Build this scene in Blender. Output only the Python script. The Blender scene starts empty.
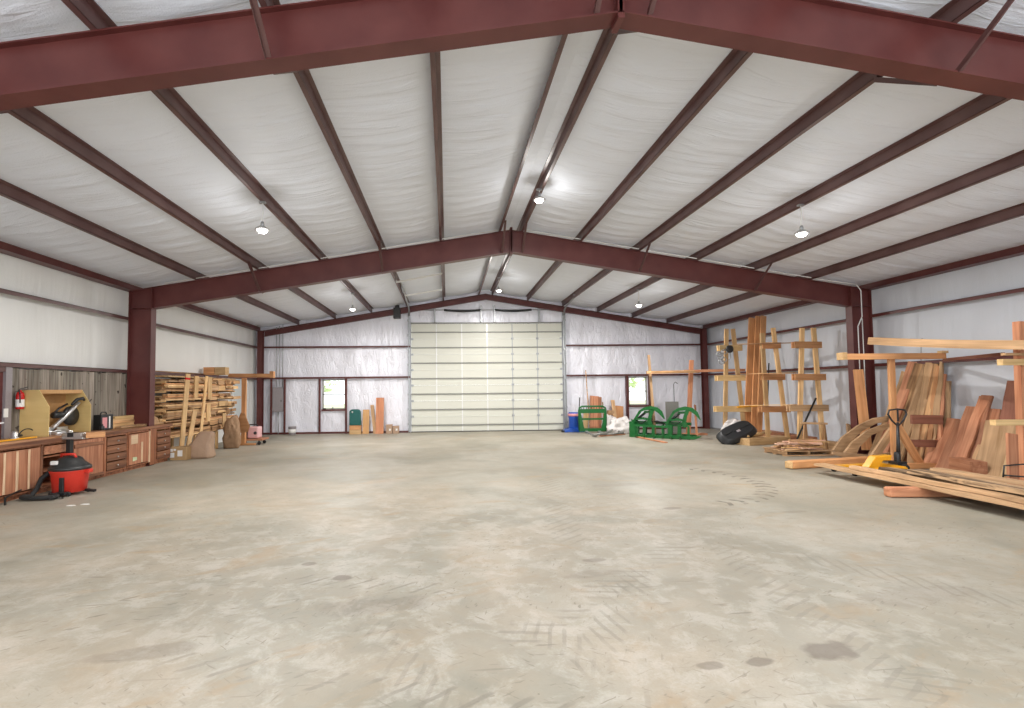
import bpy, bmesh, math, random
from mathutils import Vector, Matrix, noise
R = random.Random(7)
C = bpy.context.scene.collection
SC = bpy.context.scene

# ---------------------------------------------------------------- camera, world, light, exposure
right = Vector((0.99903791, -0.04263072, -0.0102898))
fwd = Vector((0.04304477, 0.99809999, 0.04408571))
up = Vector((0.00839085, -0.04448621, 0.99897476))
cam_d = bpy.data.cameras.new('camera'); cam = bpy.data.objects.new('camera', cam_d); C.objects.link(cam)
m = Matrix((right, up, -fwd)).transposed().to_4x4(); m.translation = (-1.611, 0, 1.7155)
cam.matrix_world = m
cam_d.sensor_width = 36; cam_d.lens = 489.2 / 1024 * 36
cam_d.shift_x = (512 - 468.2) / 1024; cam_d.shift_y = (367.82 - 354) / 1024
cam_d.clip_start = .05; cam_d.clip_end = 300
SC.camera = cam
W = bpy.data.worlds.new('world'); SC.world = W; W.use_nodes = True
bg = W.node_tree.nodes['Background']; bg.inputs[0].default_value = (.90, .95, 1.0, 1); bg.inputs[1].default_value = 2.5
SC.view_settings.view_transform = 'Standard'; SC.view_settings.look = 'None'
SC.view_settings.gamma = 1; SC.view_settings.use_curve_mapping = False
SC.view_settings.exposure = 0.1
# daylight coming in through the open end of the hall behind the camera
ld = bpy.data.lights.new('open_end_daylight', 'AREA'); ld.shape = 'RECTANGLE'; ld.size = 17.5; ld.size_y = 4.2
ld.energy = 150; ld.color = (1, .97, .93)
lo = bpy.data.objects.new('open_end_daylight', ld); C.objects.link(lo); lo.location = (0, -3.2, 2.3); lo.rotation_euler = (math.radians(96), 0, 0)

# ---------------------------------------------------------------- numbers of the hall
HW = 9.15; EAVE = 4.153; RISE = 1.507; SP = 1.4656; DL = .248
F1 = 11.96; F0 = F1 - 7.62; F2 = 19.85; FM = F0 - 7.62
def zt(x): return EAVE + RISE * (1 - abs(x) / HW)
SL = RISE / HW

# ---------------------------------------------------------------- materials
def mat(name):
    m = bpy.data.materials.new(name); m.use_nodes = True
    nt = m.node_tree; b = nt.nodes['Principled BSDF']; return m, nt, b
def N(nt, t, **kw):
    n = nt.nodes.new(t)
    for k, v in kw.items(): setattr(n, k, v)
    return n
def rgb(c): return (c[0], c[1], c[2], 1)
def plain(name, col, rough=.5, metal=0, bump=0, var=.12, scale=30):
    m, nt, b = mat(name); L = nt.links
    tc = N(nt, 'ShaderNodeTexCoord'); no = N(nt, 'ShaderNodeTexNoise'); no.inputs['Scale'].default_value = scale; no.inputs['Detail'].default_value = 4
    L.new(tc.outputs['Object'], no.inputs['Vector'])
    mx = N(nt, 'ShaderNodeMix', data_type='RGBA'); L.new(no.outputs['Fac'], mx.inputs[0])
    mx.inputs[6].default_value = rgb([c * (1 - var) for c in col]); mx.inputs[7].default_value = rgb([min(1, c * (1 + var)) for c in col])
    L.new(mx.outputs[2], b.inputs['Base Color'])
    b.inputs['Roughness'].default_value = rough; b.inputs['Metallic'].default_value = metal
    if bump:
        bp = N(nt, 'ShaderNodeBump'); bp.inputs['Strength'].default_value = bump; bp.inputs['Distance'].default_value = .02
        L.new(no.outputs['Fac'], bp.inputs['Height']); L.new(bp.outputs[0], b.inputs['Normal'])
    return m
def wood(name, c1, c2, rough=.65, streak=1.0, rnd=.25, knots=True):
    """grain along the object's own X axis"""
    m, nt, b = mat(name); L = nt.links
    tc = N(nt, 'ShaderNodeTexCoord'); oi = N(nt, 'ShaderNodeObjectInfo')
    off = N(nt, 'ShaderNodeVectorMath', operation='SCALE'); off.inputs[0].default_value = (7, 13, 5); L.new(oi.outputs['Random'], off.inputs['Scale'])
    ad = N(nt, 'ShaderNodeVectorMath', operation='ADD'); L.new(tc.outputs['Object'], ad.inputs[0]); L.new(off.outputs[0], ad.inputs[1])
    mp = N(nt, 'ShaderNodeMapping'); mp.inputs['Scale'].default_value = (.9, 16, 16); L.new(ad.outputs[0], mp.inputs[0])
    no = N(nt, 'ShaderNodeTexNoise'); no.inputs['Scale'].default_value = 1.0; no.inputs['Detail'].default_value = 5; no.inputs['Distortion'].default_value = .6
    L.new(mp.outputs[0], no.inputs['Vector'])
    no2 = N(nt, 'ShaderNodeTexNoise'); no2.inputs['Scale'].default_value = 1.6; L.new(ad.outputs[0], no2.inputs['Vector'])
    rp = N(nt, 'ShaderNodeValToRGB'); rp.color_ramp.elements[0].position = .5 - .2 / streak; rp.color_ramp.elements[1].position = .5 + .2 / streak
    rp.color_ramp.elements[0].color = rgb(c1); rp.color_ramp.elements[1].color = rgb(c2); L.new(no.outputs['Fac'], rp.inputs[0])
    hs = N(nt, 'ShaderNodeHueSaturation'); L.new(rp.outputs[0], hs.inputs['Color'])
    mr = N(nt, 'ShaderNodeMapRange'); mr.inputs[3].default_value = 1 - rnd; mr.inputs[4].default_value = 1 + rnd; L.new(oi.outputs['Random'], mr.inputs[0])
    mr2 = N(nt, 'ShaderNodeMapRange'); mr2.inputs[1].default_value = .3; mr2.inputs[2].default_value = .7; mr2.inputs[3].default_value = .85; mr2.inputs[4].default_value = 1.15; L.new(no2.outputs['Fac'], mr2.inputs[0])
    mu = N(nt, 'ShaderNodeMath', operation='MULTIPLY'); L.new(mr.outputs[0], mu.inputs[0]); L.new(mr2.outputs[0], mu.inputs[1])
    L.new(mu.outputs[0], hs.inputs['Value']); L.new(hs.outputs[0], b.inputs['Base Color'])
    b.inputs['Roughness'].default_value = rough
    bp = N(nt, 'ShaderNodeBump'); bp.inputs['Strength'].default_value = .25; bp.inputs['Distance'].default_value = .01
    L.new(no.outputs['Fac'], bp.inputs['Height']); L.new(bp.outputs[0], b.inputs['Normal'])
    return m

def steel_mat():
    m, nt, b = mat('maroon_primer_steel'); L = nt.links
    tc = N(nt, 'ShaderNodeTexCoord'); no = N(nt, 'ShaderNodeTexNoise'); no.inputs['Scale'].default_value = 2.5; no.inputs['Detail'].default_value = 6
    L.new(tc.outputs['Object'], no.inputs[0])
    rp = N(nt, 'ShaderNodeValToRGB'); rp.color_ramp.elements[0].position = .35; rp.color_ramp.elements[0].color = rgb((.095, .020, .018)); rp.color_ramp.elements[1].position = .75; rp.color_ramp.elements[1].color = rgb((.135, .036, .031))
    L.new(no.outputs['Fac'], rp.inputs[0]); L.new(rp.outputs[0], b.inputs['Base Color']); b.inputs['Roughness'].default_value = .42
    return m
def purlin_mat():
    m, nt, b = mat('brown_red_oxide_purlin_steel'); L = nt.links
    tc = N(nt, 'ShaderNodeTexCoord'); no = N(nt, 'ShaderNodeTexNoise'); no.inputs['Scale'].default_value = 1.4; no.inputs['Detail'].default_value = 7
    L.new(tc.outputs['Object'], no.inputs[0])
    rp = N(nt, 'ShaderNodeValToRGB'); rp.color_ramp.elements[0].position = .35; rp.color_ramp.elements[0].color = rgb((.085, .034, .032)); rp.color_ramp.elements[1].position = .7; rp.color_ramp.elements[1].color = rgb((.15, .08, .075))
    L.new(no.outputs['Fac'], rp.inputs[0]); L.new(rp.outputs[0], b.inputs['Base Color']); b.inputs['Roughness'].default_value = .35
    return m
def quilt_mat(name, col, axis, rough=.5, foil=0.0, fine=55):
    """insulation facing: reinforced white vinyl with a fine scrim grid and creases"""
    m, nt, b = mat(name); L = nt.links
    tc = N(nt, 'ShaderNodeTexCoord')
    mp = N(nt, 'ShaderNodeMapping'); L.new(tc.outputs['Object'], mp.inputs[0])
    mp.inputs['Scale'].default_value = {'X': (.30, 3.2, 1), 'Z': (2.2, 2.2, .22), 'F': (2.2, 2.2, .9)}[axis]
    no = N(nt, 'ShaderNodeTexNoise'); no.inputs['Scale'].default_value = 1.6 if axis != 'F' else 2.6; no.inputs['Detail'].default_value = 6; no.inputs['Distortion'].default_value = {'X': .5, 'Z': .3, 'F': .8}[axis]
    L.new(mp.outputs[0], no.inputs[0])
    # creases = thin ridges where the noise passes its middle value
    ab = N(nt, 'ShaderNodeMath', operation='SUBTRACT'); L.new(no.outputs['Fac'], ab.inputs[0]); ab.inputs[1].default_value = .5
    ab2 = N(nt, 'ShaderNodeMath', operation='ABSOLUTE'); L.new(ab.outputs[0], ab2.inputs[0])
    mr = N(nt, 'ShaderNodeMapRange'); mr.inputs[1].default_value = 0; mr.inputs[2].default_value = .06; mr.inputs[3].default_value = 1; mr.inputs[4].default_value = 0; L.new(ab2.outputs[0], mr.inputs[0])
    ck = N(nt, 'ShaderNodeTexBrick') if False else N(nt, 'ShaderNodeTexNoise'); ck.inputs['Scale'].default_value = fine; L.new(tc.outputs['Object'], ck.inputs[0])
    a1 = N(nt, 'ShaderNodeMath', operation='MULTIPLY_ADD'); L.new(mr.outputs[0], a1.inputs[0]); a1.inputs[1].default_value = {'X': .10, 'Z': .0, 'F': .10}[axis]; L.new(no.outputs['Fac'], a1.inputs[2])
    a2 = N(nt, 'ShaderNodeMath', operation='MULTIPLY_ADD'); L.new(ck.outputs['Fac'], a2.inputs[0]); a2.inputs[1].default_value = .10; L.new(a1.outputs[0], a2.inputs[2])
    bp = N(nt, 'ShaderNodeBump'); bp.inputs['Strength'].default_value = {'X': .7, 'Z': .5, 'F': .8}[axis]; bp.inputs['Distance'].default_value = .05; L.new(a2.outputs[0], bp.inputs['Height']); L.new(bp.outputs[0], b.inputs['Normal'])
    no3 = N(nt, 'ShaderNodeTexNoise'); no3.inputs['Scale'].default_value = .8; no3.inputs['Detail'].default_value = 4; L.new(tc.outputs['Object'], no3.inputs[0])
    mx = N(nt, 'ShaderNodeMix', data_type='RGBA'); L.new(no3.outputs['Fac'], mx.inputs[0])
    mx.inputs[6].default_value = rgb([c * .93 for c in col]); mx.inputs[7].default_value = rgb([min(1, c * 1.05) for c in col]); L.new(mx.outputs[2], b.inputs['Base Color'])
    b.inputs['Roughness'].default_value = rough; b.inputs['Metallic'].default_value = foil
    return m

def floor_mat():
    m, nt, b = mat('dusty_concrete'); L = nt.links
    tc = N(nt, 'ShaderNodeTexCoord'); P = tc.outputs['Object']
    def nz(scale, detail=5, dist=0, vec=None, rough=.55):
        n = N(nt, 'ShaderNodeTexNoise'); n.inputs['Scale'].default_value = scale; n.inputs['Detail'].default_value = detail; n.inputs['Distortion'].default_value = dist; n.inputs['Roughness'].default_value = rough
        L.new(vec or P, n.inputs[0]); return n.outputs['Fac']
    def mapr(v, a, b_, c=0, d=1):
        n = N(nt, 'ShaderNodeMapRange'); n.interpolation_type = 'SMOOTHSTEP'
        for i, q in zip((1, 2, 3, 4), (a, b_, c, d)): n.inputs[i].default_value = q
        L.new(v, n.inputs[0]); return n.outputs[0]
    def mt(op, a, b_=None, c=None):
        n = N(nt, 'ShaderNodeMath', operation=op)
        for i, q in enumerate((a, b_, c)):
            if q is None: continue
            if isinstance(q, (int, float)): n.inputs[i].default_value = q
            else: L.new(q, n.inputs[i])
        return n.outputs[0]
    def mix(fac, a, b_):
        n = N(nt, 'ShaderNodeMix', data_type='RGBA'); L.new(fac, n.inputs[0])
        for i, q in ((6, a), (7, b_)):
            if isinstance(q, tuple): n.inputs[i].default_value = rgb(q)
            else: L.new(q, n.inputs[i])
        return n.outputs[2]
    def mapping(loc=(0, 0, 0), rot=0, sc=(1, 1, 1)):
        n = N(nt, 'ShaderNodeMapping'); n.vector_type = 'TEXTURE'; n.inputs['Location'].default_value = loc; n.inputs['Rotation'].default_value = (0, 0, rot); n.inputs['Scale'].default_value = sc; L.new(P, n.inputs[0]); return n.outputs[0]
    def ellipse(x, y, rx, ry, rot=0, soft=.35, wob=.5):
        v = mapping((x, y, 0), rot, (rx, ry, 1)); ln = N(nt, 'ShaderNodeVectorMath', operation='LENGTH'); L.new(v, ln.inputs[0])
        w = mt('MULTIPLY_ADD', wobn, wob, ln.outputs['Value'])
        return mapr(w, 1 + wob * .5 + soft, 1 + wob * .5 - soft)
    wobn = nz(5, 4)
    base = mix(mapr(nz(.55, 7, .6), .35, .68), (.265, .25, .20), (.40, .378, .32))
    # sandy dust over the middle and the left of the slab
    dust = mt('MULTIPLY', mapr(nz(.38, 7, 1.0), .40, .62), mapr(nz(3, 6, .5), .25, .7, .45, 1))
    mid = ellipse(-2.6, 5.0, 5.5, 4.5, 0, .6, .8)
    dust2 = mt('MULTIPLY', dust, mapr(mid, 0, 1, .35, 1))
    c = mix(mt('MULTIPLY', dust2, .8), base, (.465, .39, .305))
    mott = mapr(nz(4.5, 9, .8, None, .7), .42, .62)
    c = mix(mt('MULTIPLY', mott, .42), c, (.34, .29, .215))
    # pale scuffed laitance in the centre foreground
    pale = mt('MULTIPLY', mapr(nz(3.2, 9, .35, None, .7), .46, .62), ellipse(-1.6, 4.4, 4.6, 3.2, 0, .6, .8))
    c = mix(mt('MULTIPLY', pale, .42), c, (.58, .545, .49))
    # rust-brown smears
    rust = mt('MULTIPLY', mapr(nz(1.1, 9, 1.2, mapping((0, 0, 0), .3, (1.6, .7, 1)), .65), .54, .70), .6)
    c = mix(rust, c, (.37, .26, .15))
    # short dark scuffs left by tyres
    for rot, sx, sy, th in ((.5, .16, .03, .66), (-.65, .15, .028, .665), (1.2, .12, .025, .68), (.05, .5, .04, .68)):
        v = mapping((.3 * rot, 0, 0), rot, (sx, sy, 1)); s = mapr(nz(1.0, 2, .3, v), th - .02, th + .03)
        zone = mapr(nz(.5, 3, 0, mapping((3 * rot, 1, 0))), .42, .6)
        c = mix(mt('MULTIPLY', mt('MULTIPLY', s, zone), .7), c, (.19, .165, .125))
    fine = nz(60, 3)
    c = mix(mapr(fine, .3, .75, 0, .28), c, (.30, .27, .21))
    # wheel tread: chevrons along an arc, and dashes along straight runs
    def tread(x, y, r, w, a0, a1, freq, strg):
        v = mapping((x, y, 0)); sep = N(nt, 'ShaderNodeSeparateXYZ'); L.new(v, sep.inputs[0])
        rad = mt('SQRT', mt('ADD', mt('MULTIPLY', sep.outputs[0], sep.outputs[0]), mt('MULTIPLY', sep.outputs[1], sep.outputs[1])))
        ang = mt('ARCTAN2', sep.outputs[1], sep.outputs[0]); d = mt('ABSOLUTE', mt('SUBTRACT', rad, r))
        band = mapr(d, w, w * .8); win = mt('MULTIPLY', mapr(ang, a0, a0 + .15), mapr(ang, a1, a1 - .15))
        ch = mapr(mt('SINE', mt('ADD', mt('MULTIPLY', ang, freq), mt('MULTIPLY', d, 14))), .45, .7)
        return mt('MULTIPLY', mt('MULTIPLY', mt('MULTIPLY', band, win), ch), mt('MULTIPLY', mapr(wobn, .35, .55), strg))
    def track(x0, y0, x1, y1, hw, sp, skew, strg, sharp=.62):
        ln = math.hypot(x1 - x0, y1 - y0); v = mapping((x0, y0, 0), math.atan2(y1 - y0, x1 - x0)); sep = N(nt, 'ShaderNodeSeparateXYZ'); L.new(v, sep.inputs[0])
        u_ = mt('ADD', sep.outputs[0], mt('MULTIPLY', wobn, .08)); w_ = sep.outputs[1]
        d = mt('ABSOLUTE', w_); band = mapr(mt('ADD', d, mt('MULTIPLY', wobn, .06)), hw + .04, hw); win = mt('MULTIPLY', mapr(u_, -.05, .1), mapr(u_, ln + .05, ln - .1))
        ch = mapr(mt('SINE', mt('MULTIPLY', mt('ADD', u_, mt('MULTIPLY', d if skew > 2 else w_, skew)), 2 * math.pi / sp)), sharp, sharp + .25)
        return mt('MULTIPLY', mt('MULTIPLY', mt('MULTIPLY', band, win), ch), mt('MULTIPLY', mapr(nz(1.1, 4), .38, .56), strg))
    dark = (.20, .18, .145)
    c = mix(tread(2.1, 8.95, 1.85, .17, -1.5, .9, 46, .8), c, (.13, .115, .09))
    for t in ((-3.0, 4.62, -.6, 4.05, .13, .20, -.8, .9, .7), (-3.4, 3.3, -.9, 2.6, .12, .22, -.8, .8, .7), (-1.2, 3.4, 1.0, 5.4, .16, .16, .9, .55, .45), (-.8, 3.0, .3, 4.8, .14, .15, -1.0, .5, .5), (1.3, 5.2, .95, 2.5, .16, .14, .8, .5, .5),
              (1.9, 4.9, 2.9, 3.6, .16, .15, .9, .45, .5), (.2, 2.4, 1.4, 2.9, .14, .14, 1.0, .5, .5), (-.3, 5.2, .3, 9.5, .2, .2, 1.2, .4, .5), (-1.1, 3.8, -.2, 2.3, .15, .13, .9, .5, .5), (2.4, 3.6, 1.9, 2.4, .16, .14, .9, .4, .5), (-2.3, 3.9, -1.5, 2.4, .14, .15, 1.0, .4, .5)):
        c = mix(mt('MULTIPLY', track(*t), .72), c, dark)
    # damp or oily spots
    for x, y, rx, ry, st in ((.86, 3.15, .17, .10, .8), (0, 3.03, .09, .045, .55), (.32, 3.05, .09, .04, .65), (1.55, 6.9, .14, .06, .6), (-.15, 4.91, .13, .05, .5), (-.25, 4.55, .3, .08, .25), (-2.2, 4.0, .5, .14, .28), (1.3, 8.6, .5, .12, .25), (-3.6, 3.4, .35, .09, .3), (2.2, 3.9, .6, .15, .2), (-3.0, 5.0, .07, .05, .6), (-2.6, 4.62, .1, .06, .7), (3.08, 6.56, .2, .06, .3)):
        c = mix(mt('MULTIPLY', ellipse(x, y, rx, ry, .15, .22, 1.6), st), c, (.16, .13, .10))
    # small crumbs of dirt
    vo = N(nt, 'ShaderNodeTexVoronoi'); vo.inputs['Scale'].default_value = 9; L.new(P, vo.inputs[0])
    c = mix(mt('MULTIPLY', mapr(vo.outputs['Distance'], .10, .07), mt('MULTIPLY', mapr(nz(1.4, 3), .5, .62), .6)), c, (.15, .12, .09))
    # slow change of tone: bare concrete is greyer-green far off and to the right
    L.new(c, b.inputs['Base Color'])
    r = mapr(nz(.9, 5, .4), .3, .7, .42, .62); L.new(r, b.inputs['Roughness']); b.inputs['Specular IOR Level'].default_value = .4
    bp = N(nt, 'ShaderNodeBump'); bp.inputs['Strength'].default_value = .18; bp.inputs['Distance'].default_value = .01
    L.new(nz(22, 6), bp.inputs['Height']); L.new(bp.outputs[0], b.inputs['Normal'])
    return m

M = {}
M['steel'] = steel_mat(); M['purlin'] = purlin_mat(); M['floor'] = floor_mat()
M['ceil'] = quilt_mat('white_quilted_roof_insulation', (.80, .84, .93), 'X', .55)
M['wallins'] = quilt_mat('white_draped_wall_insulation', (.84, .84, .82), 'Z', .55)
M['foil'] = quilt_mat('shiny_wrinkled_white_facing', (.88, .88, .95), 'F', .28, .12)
M['wallshade'] = quilt_mat('shaded_draped_wall_insulation', (.66, .69, .75), 'Z', .5)  # right wall: its shade is put into the colour, darker and bluer
M['door'] = plain('cream_door_panel', (.68, .68, .60), .4, 0, 0, .03, 3)
M['stile'] = plain('lit_white_galvanised', (.80, .80, .78), .35, .2, 0, .05)
M['galv'] = plain('galvanised_steel', (.42, .43, .44), .38, .7, 0, .15, 60)
M['greyline'] = plain('grey_strut_steel', (.24, .24, .22), .5, .4)
M['black'] = plain('black_plastic', (.016, .017, .019), .4)
M['rubber'] = plain('black_rubber', (.02, .02, .02), .75)
M['darkmetal'] = plain('dark_metal', (.05, .05, .05), .45, .6)
M['red'] = plain('red_plastic', (.62, .035, .02), .38, 0, 0, .06)
M['redpaint'] = plain('red_enamel', (.55, .015, .015), .25)
M['white'] = plain('white_paint', (.82, .82, .80), .4, 0, 0, .04)
M['greydoor'] = plain('grey_white_door_paint', (.62, .66, .66), .45, 0, 0, .04, 3)
M['silver'] = plain('silver_cast_metal', (.60, .60, .60), .3, .75)
M['winframe'] = plain('backlit_window_vinyl', (.42, .41, .37), .5)  # vinyl greyed: the backlit shade of the frames is in the colour
M['panel'] = plain('grey_enamel', (.30, .27, .28), .4, .1)
M['green'] = plain('green_enamel', (.005, .115, .022), .35, 0, 0, .2, 8)
M['teal'] = plain('teal_vinyl', (.006, .10, .09), .45, 0, 0, .15, 8)
M['blue'] = plain('blue_plastic', (.012, .08, .42), .35, 0, 0, .1)
M['yellow'] = plain('yellow_enamel', (.85, .40, .015), .35, 0, 0, .06)
M['pink'] = plain('pale_pink_plastic', (.72, .42, .42), .4, 0, 0, .05)
M['card'] = plain('brown_cardboard', (.42, .27, .13), .8, 0, .1, .1, 12)
M['kraft'] = plain('crumpled_kraft_paper', (.42, .28, .19), .7, 0, .9, .12, 6)
M['tarp'] = plain('white_crumpled_sheet', (.72, .68, .66), .6, 0, .8, .08, 7)
M['brownsheet'] = plain('brown_wrapped_sheet', (.30, .18, .10), .8, 0, .8, .3, 9)
M['paper'] = plain('white_label_paper', (.82, .80, .78), .7, 0, 0, .02)
M['pinkpaper'] = plain('pink_label_paper', (.75, .32, .34), .6, 0, 0, .05)
M['orange'] = plain('orange_label', (.8, .2, .05), .6)
M['pine'] = wood('pale_pine_lumber', (.58, .34, .14), (.80, .54, .28))
M['pineyel'] = wood('yellow_pine_lumber', (.56, .36, .15), (.74, .52, .26))
M['cedar'] = wood('reddish_cedar_lumber', (.36, .13, .06), (.58, .27, .145))
M['fir'] = wood('orange_fir_lumber', (.46, .20, .075), (.68, .35, .155))
M['redwood'] = wood('dark_red_lumber', (.24, .08, .045), (.38, .15, .09))
M['rough'] = wood('rough_sawn_brown_lumber', (.20, .10, .045), (.66, .38, .18), .8, 1.2)
M['tan'] = wood('tan_rough_lumber', (.36, .21, .10), (.60, .38, .21), .75)
M['bark'] = wood('bark_edged_slab', (.10, .06, .032), (.48, .31, .17), .85, 2.2)
M['pinkcut'] = wood('fresh_pink_offcuts', (.60, .32, .20), (.85, .58, .44))
M['walnut'] = wood('dark_cabinet_wood', (.11, .04, .02), (.30, .13, .065), .5, 1.2, .15)
M['cabinet'] = wood('red_brown_cabinet_wood', (.17, .055, .026), (.40, .16, .075), .5, 1.1, .12)
M['cablight'] = wood('pink_brown_door_wood', (.30, .11, .055), (.54, .25, .14), .5, 1.0, .08)
M['sapwood'] = wood('pale_sapwood_strip', (.62, .42, .26), (.75, .55, .36), .5, 1, .05)
M['bench'] = wood('oiled_worktop_wood', (.27, .11, .045), (.48, .24, .11), .4, 1.0, .1)
M['ply'] = wood('yellow_plywood', (.60, .42, .16), (.68, .50, .22), .6, .6, .06)
M['osb'] = wood('orange_plywood', (.52, .27, .10), (.62, .36, .16), .6, .7, .06)
def weathered():
    m, nt, b = mat('grey_weathered_barn_boards'); L = nt.links
    tc = N(nt, 'ShaderNodeTexCoord'); at = N(nt, 'ShaderNodeVertexColor', layer_name='tone')
    mp = N(nt, 'ShaderNodeMapping'); mp.inputs['Scale'].default_value = (20, 20, 1.1); L.new(tc.outputs['Object'], mp.inputs[0])
    no = N(nt, 'ShaderNodeTexNoise'); no.inputs['Scale'].default_value = 1; no.inputs['Detail'].default_value = 6; L.new(mp.outputs[0], no.inputs[0])
    rp = N(nt, 'ShaderNodeValToRGB'); rp.color_ramp.elements[0].position = .3; rp.color_ramp.elements[0].color = rgb((.15, .12, .095)); rp.color_ramp.elements[1].position = .7; rp.color_ramp.elements[1].color = rgb((.40, .36, .31))
    L.new(no.outputs['Fac'], rp.inputs[0]); mx = N(nt, 'ShaderNodeMix', data_type='RGBA', blend_type='MULTIPLY'); mx.inputs[0].default_value = 1
    L.new(rp.outputs[0], mx.inputs[6]); L.new(at.outputs[0], mx.inputs[7])
    n2 = N(nt, 'ShaderNodeTexNoise'); n2.inputs['Scale'].default_value = 9; n2.inputs['Detail'].default_value = 1; L.new(tc.outputs['Object'], n2.inputs[0])
    kn = N(nt, 'ShaderNodeMapRange'); kn.inputs[1].default_value = .70; kn.inputs[2].default_value = .73; L.new(n2.outputs['Fac'], kn.inputs[0])
    m2 = N(nt, 'ShaderNodeMix', data_type='RGBA'); L.new(kn.outputs[0], m2.inputs[0]); L.new(mx.outputs[2], m2.inputs[6]); m2.inputs[7].default_value = rgb((.06, .045, .035))
    L.new(m2.outputs[2], b.inputs['Base Color']); b.inputs['Roughness'].default_value = .85
    return m
M['barn'] = weathered()
def glassm():
    m, nt, b = mat('window_glass'); b.inputs['Transmission Weight'].default_value = 1; b.inputs['Roughness'].default_value = 0; b.inputs['IOR'].default_value = 1.02
    b.inputs['Base Color'].default_value = (1, 1, 1, 1); return m
M['glass'] = glassm()
M['grass'] = plain('sunlit_grass', (.48, .55, .28), .9, 0, .3, .3, 3)
M['leaf'] = plain('sunlit_leaves', (.58, .66, .42), .8, 0, .3, .4, 5)
M['barktree'] = plain('tree_bark', (.14, .10, .07), .9)
def emis(name, col, s):
    m, nt, b = mat(name); b.inputs['Emission Color'].default_value = rgb(col); b.inputs['Emission Strength'].default_value = s; b.inputs['Base Color'].default_value = rgb(col); return m
M['bulb'] = emis('glowing_bulb', (1, .97, .88), 14)

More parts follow.
